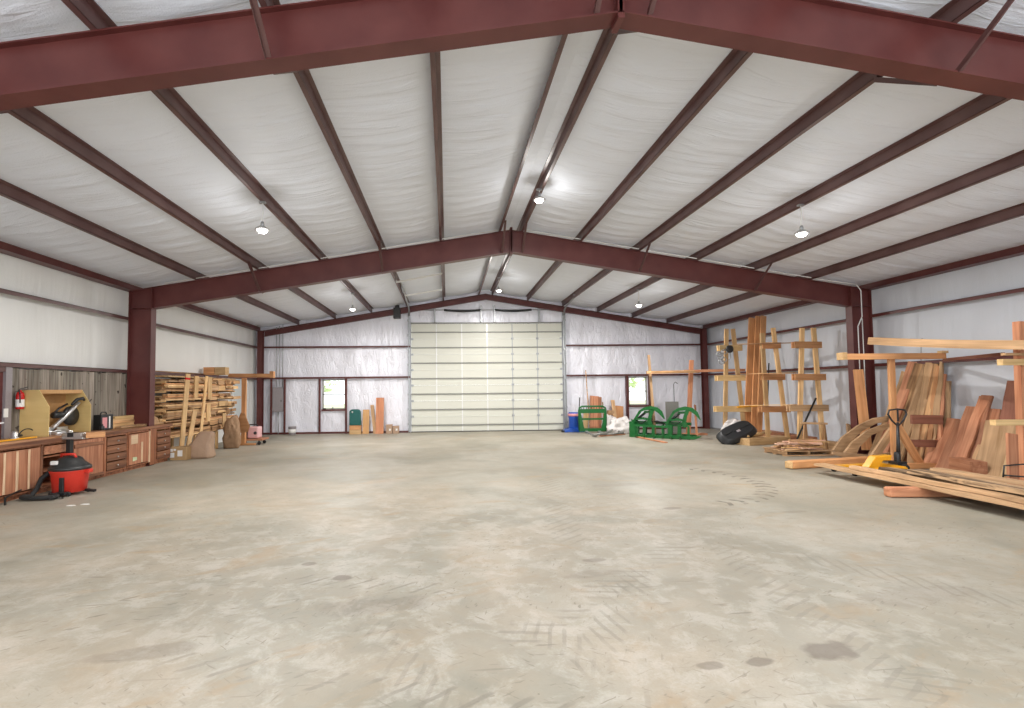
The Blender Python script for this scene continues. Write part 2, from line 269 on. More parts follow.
# ---------------------------------------------------------------- mesh helpers
class MB:
    def __init__(s): s.v = []; s.f = []; s.sm = set()
    def add(s, vs, fs, smooth=False):
        o = len(s.v); s.v += [tuple(v) for v in vs]
        for f in fs:
            if smooth: s.sm.add(len(s.f))
            s.f.append(tuple(i + o for i in f))
        return s
    def box(s, a, b):
        x0, y0, z0 = a; x1, y1, z1 = b
        return s.add([(x0, y0, z0), (x1, y0, z0), (x1, y1, z0), (x0, y1, z0), (x0, y0, z1), (x1, y0, z1), (x1, y1, z1), (x0, y1, z1)],
                     [(0, 3, 2, 1), (4, 5, 6, 7), (0, 1, 5, 4), (1, 2, 6, 5), (2, 3, 7, 6), (3, 0, 4, 7)])
    def beam(s, p, q, w, t, upv=(0, 0, 1)):
        """box along p-q, w across, t along upv"""
        p = Vector(p); q = Vector(q); d = (q - p).normalized(); u = Vector(upv)
        if abs(d.dot(u.normalized())) > .99: u = Vector((0, 1, 0))
        sd = d.cross(u).normalized(); u = sd.cross(d).normalized()
        vs = [e + sd * a * w / 2 + u * b * t / 2 for e in (p, q) for a, b in ((-1, -1), (1, -1), (1, 1), (-1, 1))]
        return s.add(vs, [(0, 1, 2, 3), (7, 6, 5, 4), (0, 4, 5, 1), (1, 5, 6, 2), (2, 6, 7, 3), (3, 7, 4, 0)])
    def tube(s, pts, r, n=10, closed=False):
        pts = [Vector(p) for p in pts]; k = len(pts); rs = r if isinstance(r, (list, tuple)) else [r] * k
        vs = []; fs = []; prev = None
        for i, p in enumerate(pts):
            a = pts[i - 1] if (i or closed) else p; b = pts[(i + 1) % k] if (i < k - 1 or closed) else p
            d = (b - a).normalized()
            if prev is None: u = d.orthogonal().normalized()
            else: u = (prev - d * prev.dot(d)).normalized()
            prev = u; w = d.cross(u)
            vs += [p + (u * math.cos(2 * math.pi * j / n) + w * math.sin(2 * math.pi * j / n)) * rs[i] for j in range(n)]
        for i in range(k if closed else k - 1):
            for j in range(n):
                a = i * n + j; b = i * n + (j + 1) % n; i2 = (i + 1) % k
                fs.append((a, b, i2 * n + (j + 1) % n, i2 * n + j))
        s.add(vs, fs, True)
        if not closed:
            o = len(s.v) - len(vs); s.f.append(tuple(o + j for j in reversed(range(n)))); s.f.append(tuple(o + (k - 1) * n + j for j in range(n)))
        return s
    def lathe(s, c, prof, n=24, axis='Z'):
        """prof: list of (radius, height)"""
        vs = []; fs = []
        for r, h in prof:
            for j in range(n):
                a = 2 * math.pi * j / n; x, y = r * math.cos(a), r * math.sin(a)
                v = {'Z': (x, y, h), 'X': (h, x, y), 'Y': (x, h, y)}[axis]
                vs.append((c[0] + v[0], c[1] + v[1], c[2] + v[2]))
        for i in range(len(prof) - 1):
            for j in range(n):
                a = i * n + j; b = i * n + (j + 1) % n; q = (a, b, b + n, a + n); fs.append(q)
        fs.append(tuple(reversed(range(n)))); fs.append(tuple((len(prof) - 1) * n + j for j in range(n)))
        return s.add(vs, fs, True)
    def prism(s, poly, fn, t0, t1):
        """2-D polygon swept from t0 to t1; fn(a, b, t) gives the 3-D point"""
        n = len(poly); vs = [fn(a, b, t0) for a, b in poly] + [fn(a, b, t1) for a, b in poly]
        fs = [tuple(range(n)), tuple(reversed(range(n, 2 * n)))] + [(i, i + n, (i + 1) % n + n, (i + 1) % n) for i in range(n)]
        return s.add(vs, fs)
    def mesh(s, name, origin=(0, 0, 0)):
        me = bpy.data.meshes.new(name); o = Vector(origin)
        me.from_pydata([Vector(v) - o for v in s.v], [], s.f); me.update()
        bm = bmesh.new(); bm.from_mesh(me); bmesh.ops.recalc_face_normals(bm, faces=bm.faces); bm.to_mesh(me); bm.free()
        for i in s.sm: me.polygons[i].use_smooth = True
        return me
    def obj(s, name, mt, parent=None, origin=None, bevel=0):
        if origin is None:
            xs = list(zip(*s.v)); origin = tuple((min(a) + max(a)) / 2 for a in xs[:2]) + (min(xs[2]),)
        o = bpy.data.objects.new(name, s.mesh(name, origin)); C.objects.link(o); o.location = origin
        o.data.materials.append(M[mt] if isinstance(mt, str) else mt)
        if bevel:
            b = o.modifiers.new('bevel', 'BEVEL'); b.width = bevel; b.segments = 2; b.limit_method = 'ANGLE'
        if parent: setp(o, parent)
        return o
def wmat(o):
    mm = Matrix.LocRotScale(o.location, o.rotation_euler, o.scale)
    return wmat(o.parent) @ o.matrix_parent_inverse @ mm if o.parent else mm
def setp(o, parent):
    o.parent = parent; o.matrix_parent_inverse = wmat(parent).inverted()
def tag(o, label=None, cat=None, group=None, kind=None):
    if label: o['label'] = label
    if cat: o['category'] = cat
    if group: o['group'] = group
    if kind: o['kind'] = kind
    return o
def thing(name, label, cat, loc, group=None, kind=None):
    o = bpy.data.objects.new(name, None); C.objects.link(o); o.location = loc; o.empty_display_size = .1
    return tag(o, label, cat, group, kind)
def dup(root, delta, label=None, rotz=0):
    """copy of a thing with copies of its parts and sub-parts, moved by delta"""
    def cp(o, par):
        c = o.copy(); C.objects.link(c); c.parent = par
        for ch in [x for x in list(bpy.data.objects) if x.parent == o]: cp(ch, c)
        return c
    r = cp(root, None); r.location = Vector(root.location) + Vector(delta); r.rotation_euler.z += rotz
    if label: r['label'] = label
    return r
def board(name, p, q, w, t, mt, label=None, cat=None, group=None, upv=(0, 0, 1), parent=None, live=0, seg=0, bow=0, seed=None, w2=None, bevel=0):
    """a board whose own X axis runs from p to q; w across, t along upv; live = wavy edges"""
    p = Vector(p); q = Vector(q); L = (q - p).length; d = (q - p) / L; u = Vector(upv)
    if abs(d.dot(u.normalized())) > .985: u = Vector((0, 1, 0)) if abs(d.y) < .9 else Vector((1, 0, 0))
    sd = u.cross(d).normalized(); u = d.cross(sd).normalized()
    n = seg or (10 if (live or bow) else 1); vs = []; fs = []
    rr = random.Random(seed if seed is not None else R.random())
    s0, s1 = rr.random() * 50, rr.random() * 50
    for i in range(n + 1):
        f = i / n; ww = w + ((w2 or w) - w) * f
        e0 = -ww / 2 + live * noise.noise(Vector((s0, f * L * 1.6, 0))); e1 = ww / 2 + live * noise.noise(Vector((s1, f * L * 1.6, 3)))
        zz = bow * 4 * f * (1 - f); x = f * L
        bv = min(.3 * t, live * .5)
        vs += [(x, e0 - 0, -t / 2 + zz), (x, e1, -t / 2 + zz), (x, e1 - bv, t / 2 + zz), (x, e0 + bv, t / 2 + zz)]
    for i in range(n):
        for j in range(4):
            a = i * 4 + j; b = i * 4 + (j + 1) % 4; fs.append((a, b, b + 4, a + 4))
    fs += [(3, 2, 1, 0), tuple(n * 4 + j for j in range(4))]
    me = bpy.data.meshes.new(name); me.from_pydata(vs, [], fs); me.update()
    bm = bmesh.new(); bm.from_mesh(me); bmesh.ops.recalc_face_normals(bm, faces=bm.faces); bm.to_mesh(me); bm.free()
    o = bpy.data.objects.new(name, me); C.objects.link(o); me.materials.append(M[mt])
    mm = Matrix((d, sd, u)).transposed().to_4x4(); mm.translation = p
    o.matrix_world = mm
    if bevel:
        b = o.modifiers.new('bevel', 'BEVEL'); b.width = bevel; b.segments = 2
    if parent: setp(o, parent)
    return tag(o, label, cat, group)
def struct(o, label=None, cat=None): o['kind'] = 'structure'; return tag(o, label, cat)

# ================================================================= SETTING
fl = MB().box((-9.45, -3.6, -.2), (9.45, 20.12, 0)).obj('floor', 'floor', origin=(0, 0, 0)); struct(fl, 'broad bare concrete floor with dusty scuffs and tyre marks', 'floor')

# ceiling: two slopes of quilted insulation sagging between the purlins
def fold(y, k):  # cross ridges of the roof blanket
    return .020 * abs(math.sin(y * math.pi / .40 + k + .8 * noise.noise(Vector((y * .9, 3, k))))) ** 9
mb = MB()
PX = [DL + SP * i for i in range(6)] + [9.28]
for s in (-1, 1):
    xs = [0.0]
    edges = [0.0] + PX
    cols = [(0.0, 0.0)]
    for a, b in zip(edges, edges[1:]):
        n = 9 if b - a > .5 else 2
        for i in range(1, n + 1): cols.append((a + (b - a) * i / n, (math.sin(math.pi * i / n) if b - a > .5 else 0)))
    ys = [-3.6 + .0775 * j for j in range(307)]; vs = []
    for y in ys:
        for x, sg in cols:
            nz = noise.noise(Vector((x * .9 * s, y * 1.3, 2))) * .02 + noise.noise(Vector((x * .5 * s, y * 5, 7))) * .016
            vs.append((s * x, y, EAVE + RISE - SL * x + .17 - .07 * abs(sg) - (fold(y + .22 * noise.noise(Vector((x * .8, y * .4, 5))) + .1 * sg, s) + nz) * min(1, abs(sg) * 1.1)))
    w = len(cols)
    fs = [(j * w + i, j * w + i + 1, (j + 1) * w + i + 1, (j + 1) * w + i) for j in range(len(ys) - 1) for i in range(w - 1)]
    mb.add(vs, fs, True)
    # thickness above
    mb.add([(0, -3.6, 6.02), (s * 9.45, -3.6, 6.02 - SL * 9.45), (s * 9.45, 20.3, 6.02 - SL * 9.45), (0, 20.3, 6.02)], [(0, 1, 2, 3)])
cl = mb.obj('ceiling', 'ceil', origin=(0, 8, 4)); struct(cl, 'white quilted insulation under the low pitched roof', 'ceiling')

def wall_side(s, name, mt, lab):
    mb = MB(); ys = [-3.6 + .09 * j for j in range(264)]
    zl = [0, 2.23, 3.5, 4.42]; rows = []
    for a, b in zip(zl, zl[1:]):
        n = 8
        for i in range(n + (b == zl[-1])): rows.append((a + (b - a) * i / n, math.sin(math.pi * i / n)))
    vs = []
    for z, sg in rows:
        for y in ys:
            k = y / 1.22; ph = abs(math.sin(math.pi * k))
            v = .035 * ph ** .6 + .02 * noise.noise(Vector((y * 2.2, z * .35, s * 4))) + .012 * noise.noise(Vector((y * 7, z * .6, s * 9)))
            vs.append((s * (9.36 - (.02 + v) * (.35 + .65 * sg)), y, z))
    w = len(ys)
    mb.add(vs, [(j * w + i, j * w + i + 1, (j + 1) * w + i + 1, (j + 1) * w + i) for j in range(len(rows) - 1) for i in range(w - 1)], True)
    mb.box((s * 9.38, -3.6, 0), (s * 9.45, 20.3, 4.5))
    struct(mb.obj(name, mt, origin=(s * 9.4, 8, 0)), lab, 'wall')
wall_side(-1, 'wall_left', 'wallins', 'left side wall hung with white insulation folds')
wall_side(1, 'wall_right', 'wallshade', 'right side wall hung with white insulation, shade put into its colour')

# back wall, with openings for the overhead door and two windows
DX0, DX1, DZ = -3.08, 3.16, 4.42
WN = [(-6.65, -5.72, .97, 2.17), (5.89, 6.68, .99, 2.16)]
def yb(x, z): return 20.06 - .03 * abs(math.sin(math.pi * x / 1.5)) ** .6 - .03 * (noise.noise(Vector((x * 2.3, z * 1.3, 3)))) - .015 * noise.noise(Vector((x * 6, z * 3, 8)))
mb = MB()
def patch(x0, x1, z0, z1f):
    nx = max(2, int((x1 - x0) / .1)); nz_ = 26; vs = []
    for j in range(nz_ + 1):
        for i in range(nx + 1):
            x = x0 + (x1 - x0) * i / nx; z1 = z1f(x) if callable(z1f) else z1f; z = z0 + (z1 - z0) * j / nz_
            vs.append((x, yb(x, z), z))
    w = nx + 1; mb.add(vs, [(j * w + i, j * w + i + 1, (j + 1) * w + i + 1, (j + 1) * w + i) for j in range(nz_) for i in range(nx)], True)
top = lambda x: zt(x) + .165
patch(-9.4, WN[0][0], 0, top); patch(WN[0][1], DX0, 0, top); patch(WN[0][0], WN[0][1], 0, WN[0][2]); patch(WN[0][0], WN[0][1], WN[0][3], top)
patch(DX1, WN[1][0], 0, top); patch(WN[1][1], 9.4, 0, top); patch(WN[1][0], WN[1][1], 0, WN[1][2]); patch(WN[1][0], WN[1][1], WN[1][3], top)
patch(DX0, 0, DZ, top); patch(0, DX1, DZ, top)
for x0, x1, z0, z1 in ((-9.4, WN[0][0], 0, 4.3), (WN[0][1], DX0, 0, 4.9), (DX1, WN[1][0], 0, 4.9), (WN[1][1], 9.4, 0, 4.3), (WN[0][0], WN[0][1], 0, WN[0][2]), (WN[0][0], WN[0][1], WN[0][3], 4.7), (WN[1][0], WN[1][1], 0, WN[1][2]), (WN[1][0], WN[1][1], WN[1][3], 4.7), (DX0, DX1, DZ + .1, 5.5)):
    mb.box((x0, 20.12, z0), (x1, 20.2, z1))
struct(mb.obj('wall_back', 'foil', origin=(0, 20.06, 0)), 'far gable wall faced with shiny wrinkled white insulation', 'wall')

# windows
for k, (x0, x1, z0, z1) in enumerate(WN):
    w = MB(); zm = (z0 + z1) / 2
    for a, b in (((x0, z0), (x0 + .05, z1)), ((x1 - .05, z0), (x1, z1)), ((x0, z0), (x1, z0 + .05)), ((x0, z1 - .04), (x1, z1)), ((x0, zm - .02), (x1, zm + .02))):
        w.box((a[0], 20.02, a[1]), (b[0], 20.1, b[1]))
    wo = w.obj('window_%d' % (k + 1), 'winframe'); struct(wo, ['bright white sash window left of the overhead door', 'bright white sash window behind the green grapple'][k], 'window')
    MB().box((x0 + .05, 20.06, z0 + .05), (x1 - .05, 20.066, z1 - .04)).obj('window_pane', 'glass', wo)
    t = MB(); t.box((x0 - .02, 19.93, z0 - .06), (x1 + .02, 20.08, z0))
    t.obj('window_sill', 'steel', wo)
# left sill: small things on it
tag(MB().box((-6.6, 19.95, .972), (-6.5, 20.01, 1.02)).obj('small_box', 'black'), 'tiny black box on the sill of the left window', 'box')
tag(MB().lathe((-6.22, 19.98, .972), [(.035, 0), (.04, .05), (.03, .09)], 10).obj('small_jar', 'silver'), 'tiny grey jar on the sill of the left window', 'jar')

# ----- steel frames
def frame_h(x, Y, d, top_off=0):
    return zt(x) - top_off
def rigid_frame(Y, label, depth=.55, kind='main'):
    r = thing('rigid_frame', label, 'steel frame', (0, Y, 0), 'steel portal frames')
    for s in (-1, 1):
        if kind == 'main':
            # rafter: web, top and bottom flange
            a = MB(); x0, x1 = 0, s * 8.62
            a.prism([(x0, zt(x0) - .012), (x1, zt(x1) - .012), (x1, zt(x1) - depth * .92), (x0, zt(x0) - depth)], lambda p, q, t: (p, t, q), Y - .008, Y + .008)
            a.prism([(x0, zt(x0)), (s * 9.15, zt(9.15)), (s * 9.15, zt(9.15) - .014), (x0, zt(x0) - .014)], lambda p, q, t: (p, t, q), Y - .065, Y + .065)
            a.prism([(x0, zt(x0) - depth), (x1, zt(x1) - depth * .92), (x1, zt(x1) - depth * .92 - .014), (x0, zt(x0) - depth - .014)], lambda p, q, t: (p, t, q), Y - .1, Y + .1)
            a.box((s * .0, Y - .1, zt(0) - depth), (s * .016, Y + .1, zt(0)))
            a.obj('rafter', 'steel', r, origin=(0, Y, 4))
            c = MB(); zc = zt(8.62) - .01
            c.box((s * 8.62, Y - .1, 0), (s * 8.632, Y + .1, zc)); c.box((s * 9.138, Y - .1, 0), (s * 9.15, Y + .1, zt(9.15) - .014))
            c.prism([(8.63, 0), (9.14, 0), (9.14, zt(9.14) - .014), (8.63, zt(8.63) - .014)], lambda p, q, t: (s * p, t, q), Y - .008, Y + .008)
            c.box((s * 8.62, Y - .12, 0), (s * 9.15, Y + .12, .02))
            c.box((s * 8.632, Y - .1, zt(8.62) - depth * .92 - .014), (s * 9.138, Y + .1, zt(8.62) - depth * .92))
            c.obj('column', 'steel', r, origin=(s * 8.9, Y, 0))
        else:
            a = MB()
            a.prism([(0, zt(0) - .08), (s * 8.9, zt(8.9) - .08), (s * 8.9, zt(8.9) - .27), (0, zt(0) - .27)], lambda p, q, t: (p, t, q), Y - .004, Y + .004)
            for o in (.08, .27): a.prism([(0, zt(0) - o), (s * 8.9, zt(8.9) - o), (s * 8.9, zt(8.9) - o - .012), (0, zt(0) - o - .012)], lambda p, q, t: (p, t, q), Y - .05, Y + .06)
            a.obj('rafter', 'steel', r, origin=(0, Y, 4))
            c = MB(); c.box((s * 8.95, Y - .1, 0), (s * 9.15, Y - .09, zt(9.1) - .02)); c.box((s * 8.95, Y + .09, 0), (s * 9.15, Y + .1, zt(9.1) - .02)); c.box((s * 9.045, Y - .09, 0), (s * 9.055, Y + .09, zt(9.1) - .02))
            c.obj('column', 'steel', r, origin=(s * 9.05, Y, 0))
    if kind == 'main':
        # ridge splice plates with bolts
        p = MB().box((-.03, Y - .1, zt(0) - depth - .07), (.03, Y + .1, zt(0) + .05))
        p.obj('splice_plate', 'steel', r)
        for s in (-1, 1):
            for k in (0, 2, 4):
                x = s * (DL + SP * k)
                for d in (-1, 1):
                    b = MB().beam((x, Y + d * .78, zt(x) - .01), (x, Y + d * .09, zt(x) - depth * .97), .05, .006, (1, 0, 0))
                    b.beam((x + .024, Y + d * .78, zt(x) + .02), (x + .024, Y + d * .09, zt(x) - depth * .97), .006, .05, (1, 0, 0))
                    b.obj('flange_brace', 'purlin', r)
    return r
rigid_frame(F0, 'dark red steel frame nearest the camera crossing the top of the view', depth=.51)
rigid_frame(F1, 'dark red steel frame in the middle with columns on both side walls')
rigid_frame(F2 - .02, 'slim dark red end frame against the far gable wall', kind='end')

# ----- purlins (Z section), one through the whole hall each
ORD = ['nearest to', 'second from', 'third from', 'fourth from', 'fifth from', 'sixth from']
def purlin(s, i):
    x = s * PX[i]; z = zt(x); t = .008; h = .155; fw = .055; m_ = MB(); y0, y1 = -3.4, 20.0
    def seg(poly): m_.prism(poly, lambda p, q, tt: (x + s * p, tt, z + q), y0, y1)
    sl = -SL
    seg([(0, 0), (t, 0), (t, h), (0, h)])                          # web
    seg([(0, 0), (fw, sl * fw), (fw, sl * fw + t), (0, t)])      # lower flange
    seg([(t, h), (-fw, h - sl * fw), (-fw, h - sl * fw - t), (t, h - t)])   # upper flange
    seg([(fw, sl * fw), (fw + .004, sl * fw + .022), (fw - .004, sl * fw + .022), (fw - .006, sl * fw)])
    o = m_.obj('purlin', 'purlin', origin=(x, 8, z))
    tag(o, 'long steel roof purlin, %s the ridge on the %s roof slope' % (ORD[i], 'left' if s < 0 else 'right'), 'purlin', 'roof purlins')
for s in (-1, 1):
    for i in range(6): purlin(s, i)
    m_ = MB(); x = 9.15
    m_.prism([(0, 0), (.17, 0), (.17, .012), (.012, .012), (.012, .15), (.0, .15)], lambda p, q, t: (s * (x - .02 + p), t, EAVE + .0 + q), -3.4, 20)
    m_.prism([(-.06, .0), (0, 0), (0, .01), (-.06, .01)], lambda p, q, t: (s * (x - .02 + p), t, EAVE + q), -3.4, 20)
    tag(m_.obj('eave_strut', 'steel', origin=(s * 9.2, 8, EAVE)), 'dark red steel eave strut along the top of the %s wall' % ('left' if s < 0 else 'right'), 'steel beam', 'eave struts')
    # side wall girts
    for z, nm in ((2.25, 'lower'), (3.5, 'upper')):
        m_ = MB().box((s * 9.15, -3.4, z), (s * 9.34, 20, z + .01)); m_.box((s * 9.15, -3.4, z - .065), (s * 9.158, 20, z + .01))
        tag(m_.obj('girt', 'purlin' if s < 0 else 'steel', origin=(s * 9.2, 8, z)), '%s steel girt running along the %s wall' % (nm, 'left' if s < 0 else 'right'), 'girt', 'wall girts')
# rake angle above the end rafter
for s in (-1, 1):
    m_ = MB().prism([(0, zt(0) + .0), (s * 9.2, zt(9.2) + .0), (s * 9.2, zt(9.2) - .04), (0, zt(0) - .04)], lambda p, q, t: (p, t, q), 20.0, 20.02)
    tag(m_.obj('rake_angle', 'steel', origin=(0, 20, 4)), 'thin dark steel angle along the %s slope of the gable top' % ('left' if s < 0 else 'right'), 'steel beam', 'rake angles')
# gable girts
for (x0, x1, z, nm) in ((-9, DX0 - .02, 2.24, 'lower girt left of the overhead door'), (-9, DX0 - .02, 3.48, 'upper girt left of the overhead door'), (DX1 + .1, 9, 2.24, 'lower girt right of the overhead door'), (DX1 + .1, 9, 3.48, 'upper girt right of the overhead door')):
    m_ = MB().box((x0, F2 - .0, z - .035), (x1, F2 + .01, z + .035)); m_.box((x0, F2, z - .008), (x1, 20.02, z))
    tag(m_.obj('girt', 'steel'), 'dark steel %s on the gable wall' % nm, 'girt', 'gable girts')
# window and panel jambs
for x, nm in ((-8.63, 'left of the grey electrical panel'), (-8.10, 'right of the grey electrical panel'), (-6.72, 'left of the left window'), (-5.67, 'right of the left window'), (5.80, 'left of the right window'), (6.76, 'right of the right window')):
    m_ = MB().box((x - .04, F2 + .0, 0), (x + .04, F2 + .01, 2.2)); m_.box((x - .04, F2, 0), (x - .03, 20.02, 2.2))
    tag(m_.obj('wall_stud', 'steel'), 'dark steel upright %s' % nm, 'stud', 'gable wall uprights')
bb = MB().box((-9.1, 19.95, 0), (DX0 - .05, 20.04, .07)); struct(bb.obj('baseboard_back', 'steel'), 'dark base channel along the gable wall', 'baseboard')
bb = MB().box((DX1 + .05, 19.95, 0), (9.1, 20.04, .07)); struct(bb.obj('baseboard_back_right', 'steel'), 'dark base channel right of the overhead door', 'baseboard')
bb = MB().box((9.2, -3.4, 0), (9.34, 19.9, .05)); struct(bb.obj('baseboard_right', 'galv'), 'base channel along the right wall', 'baseboard')

# ----- overhead door
dr = thing('door_1', 'large closed cream sectional overhead door in the far gable wall', 'door', (0, 20.1, 0), kind='structure')
n = 7; sh = DZ / n
for k in range(n):
    m_ = MB(); z0, z1 = k * sh + .004, (k + 1) * sh - .004
    # stepped face with a shallow groove
    m_.prism([(20.08, z0), (20.035, z0), (20.035, z0 + .26), (20.045, z0 + .27), (20.045, z0 + .30), (20.035, z0 + .31), (20.035, z1), (20.08, z1)], lambda p, q, t: (t, p, q), DX0, DX1)
    m_.obj('door_section', 'door', dr)
    st = MB(); zc = z0 + .27
    st.box((DX0, 19.995, zc - .018), (DX1, 20.035, zc + .018)); st.obj('strut', 'greyline', dr)
    if k:
        for x in (DX0 + (DX1 - DX0) * 4 / 6, DX0 + (DX1 - DX0) * 5 / 6, DX0 + .05, DX1 - .05):
            h = MB().box((x - .05, 20.0, z0 - .04), (x + .05, 20.033, z0 + .04)); h.tube([(x - .045, 19.995, z0), (x + .045, 19.995, z0)], .012, 8); h.obj('hinge', 'galv', dr)
    if k:
        MB().box((DX0, 20.02, z0 - .012), (DX1, 20.033, z0 - .002)).obj('joint_strip', 'stile', dr)
for k in range(7):
    x = DX0 + (DX1 - DX0) * k / 6; hw = .022 if k < 4 else .016
    MB().box((max(DX0, x - hw), 20.01, .02), (min(DX1, x + hw), 20.037, DZ - .02)).obj('stile', 'stile' if k < 4 else 'galv', dr)  # left stiles whiter than the right: reflected light put into colour
MB().box((DX0, 20.0, 0), (DX1, 20.08, .03)).obj('bottom_seal', 'rubber', dr)
MB().box((DX0, 19.98, DZ), (DX1, 20.06, DZ + .05)).obj('header', 'greyline', dr)
for s, x in ((-1, DX0), (1, DX1)):
    t_ = MB().box((x + s * .02, 19.93, .02), (x + s * .11, 20.04, 4.9)); t_.box((x + s * .09, 19.8, .02), (x + s * .10, 19.95, 4.9))
    for q in range(8): t_.box((x + s * .02, 19.86, .3 + q * .6), (x + s * .13, 19.93, .38 + q * .6))
    t_.obj('vertical_track', 'galv', dr)
# tracks following the roof
def rtrack(x, y1):
    return MB().tube([(x, 19.9, 4.75), (x, 19.75, 4.95), (x, 19.5, 5.03), (x, y1, 5.03 + (y1 < 17) * .30)], .035, 8)
rtrack(DX0 - .05, 16.2).obj('roof_track', 'galv', dr); rtrack(DX1 + .06, 16.6).obj('roof_track', 'galv', dr)
for s, x in ((-1, DX0 - .05), (1, DX1 + .06)):
    hb = MB()
    for y, z in ((16.6, 5.33), (17.9, 5.2)): hb.beam((x, y, z - .05), (x, y, zt(x) + .03), .03, .03, (0, 1, 0)); hb.beam((x - .12, y, z), (x + .12, y, z), .03, .05)
    hb.beam((x, 16.6, 5.2), (x, 17.2, zt(x)), .03, .03, (1, 0, 0)); hb.obj('track_hanger', 'galv', dr)
MB().tube([(DX0 - .3, 19.9, 4.97), (DX1 + .2, 19.9, 4.97)], .016, 8).obj('spring_shaft', 'galv', dr)
for a, b in ((-1.72, -.18), (.36, 1.88)):
    pts = [(a + (b - a) * i / 14, 19.9, 4.97 - .05 * math.sin(math.pi * i / 14)) for i in range(15)]
    MB().tube(pts, .045, 10).obj('torsion_spring', 'black', dr)
for x in (-2.1, -.2, .35, 2.2):
    MB().box((x - .03, 19.86, 4.47), (x + .03, 20.0, 5.15 if abs(x) < 1 else 5.1)).obj('bearing_plate', 'galv', dr)
op = MB().box((-3.76, 19.72, 4.62), (-3.48, 19.98, 5.05)); op.lathe((-3.62, 19.85, 5.05), [(.09, 0), (.09, .12)], 14)
tag(op.obj('door_opener', 'darkmetal', bevel=.01), 'dark motor box of the overhead door beside its upper left corner', 'door opener')

# two white tube bars below the roof left of centre
for y, p, q, nm in ((15.2, (-3.18, 15.2, 5.08), (-1.75, 15.2, 5.35), 'nearer'), (17.2, (-3.07, 17.2, 5.04), (-1.77, 17.2, 5.26), 'farther')):
    b_ = MB().beam(p, q, .05, .05)
    for e in (p, q): b_.beam((e[0], y, e[2]), (e[0], y, zt(e[0]) + .15), .02, .02, (1, 0, 0))
    tag(b_.obj('brace_bar', 'white'), 'white bar hung below the roof left of the ridge, %s one' % nm, 'bar', 'white roof bars')
b_ = MB().beam((2.04, 15.8, 5.48), (3.25, 15.8, 5.29), .035, .035)
for e in ((2.06, 15.8, 5.48), (3.22, 15.8, 5.29)): b_.beam(e, (e[0], e[1], zt(e[0]) + .15), .02, .02, (1, 0, 0))
tag(b_.obj('brace_bar', 'galv'), 'thin grey bar hung below the roof right of the ridge', 'bar')

# conduit on the middle frame and down the right column
cd = MB().tube([(0.3, F1 - .12, zt(.3) + .03), (8.0, F1 - .12, zt(8) + .03), (8.75, F1 - .12, zt(8.75) + .05), (8.86, F1 - .12, zt(8.8) - .1), (8.86, F1 - .12, 3.45), (8.74, F1 - .12, 3.2), (8.74, F1 - .12, 1.2)], .012, 8)
tag(cd.obj('conduit', 'white'), 'white conduit running along the middle frame and down the right column', 'conduit')
cd = MB().tube([(8.86, F1 - .12, 3.4), (8.86, F1 - .12, 1.2)], .011, 8)
tag(cd.obj('conduit', 'white'), 'short straight white conduit beside the bent one on right column', 'conduit')
cd = MB().tube([(-.3, F1 - .13, zt(.3) + .02), (-8.3, F1 - .13, zt(8.3) + .02)], .01, 8)
tag(cd.obj('cable', 'white'), 'white cable along the top of the middle frame, left slope', 'cable')

# ----- hanging lamps
def lamp(x, y, drop, label):
    far = y > 12
    t = thing('pendant_lamp', label, 'lamp', (x, y, zt(x)), 'hanging bulbs')
    z = zt(x); zb = z - drop
    MB().box((x - .05, y - .03, z - .03), (x + .05, y + .03, z)).obj('ceiling_bracket', 'galv', t)
    MB().tube([(x, y, z - .02), (x + .01, y, z - drop * .4), (x - .012, y, z - drop * .7), (x, y, zb + .1)], .008, 6).obj('cord', 'white', t)
    MB().lathe((x, y, zb), [(.028, .02), (.03, .09), (.022, .12)], 12).obj('socket', 'galv', t)
    MB().lathe((x, y, zb), [(.12, -.02), (.115, .0), (.06, .035), (.03, .05)], 18).obj('reflector', 'silver', t)
    MB().lathe((x, y, zb), [(.02, -.075), (.062, -.06), (.085, -.025), (.06, .015), (.03, .03)], 16).obj('bulb', 'bulb', t)
    l = bpy.data.lights.new('bulb_light', 'AREA'); l.shape = 'DISK'; l.size = .2; l.energy = 178 if far else 140; l.color = (1, .97, .93)
    o = bpy.data.objects.new('bulb_light', l); C.objects.link(o); o.location = (x, y, zb - .16); setp(o, t)
    l2 = bpy.data.lights.new('bulb_glow', 'POINT'); l2.energy = 16; l2.color = (1, .98, .94); l2.shadow_soft_size = .09
    o = bpy.data.objects.new('bulb_glow', l2); C.objects.link(o); o.location = (x, y, zb - .17); setp(o, t)
yl = 8.2
lamp(-PX[3] - .03, yl, .46, 'glowing bulb hanging under the left roof slope in the nearer bay')
lamp(PX[0] - .03, 9.35, .20, 'glowing bulb hanging near the ridge in the nearer bay')
lamp(PX[3] - .03, yl, .50, 'glowing bulb hanging under the right roof slope in the nearer bay')
lamp(-PX[3] - .03, 16.0, .5, 'glowing bulb hanging under the left roof slope in the far bay')
lamp(PX[0] - .03, 16.9, .45, 'glowing bulb hanging near the ridge in the far bay')
lamp(PX[3] - .03, 15.5, .5, 'glowing bulb hanging under the right roof slope in the far bay')
lamp(-PX[3] - .03, .4, .46, 'added unseen fill bulb under the left roof slope in the bay behind the camera')  # this row of lamps is added out of view to brighten the hall
lamp(PX[0] - .03, .4, .2, 'added unseen fill bulb near the ridge in the bay behind the camera')
lamp(PX[3] - .03, .4, .5, 'added unseen fill bulb under the right roof slope in the bay behind the camera')

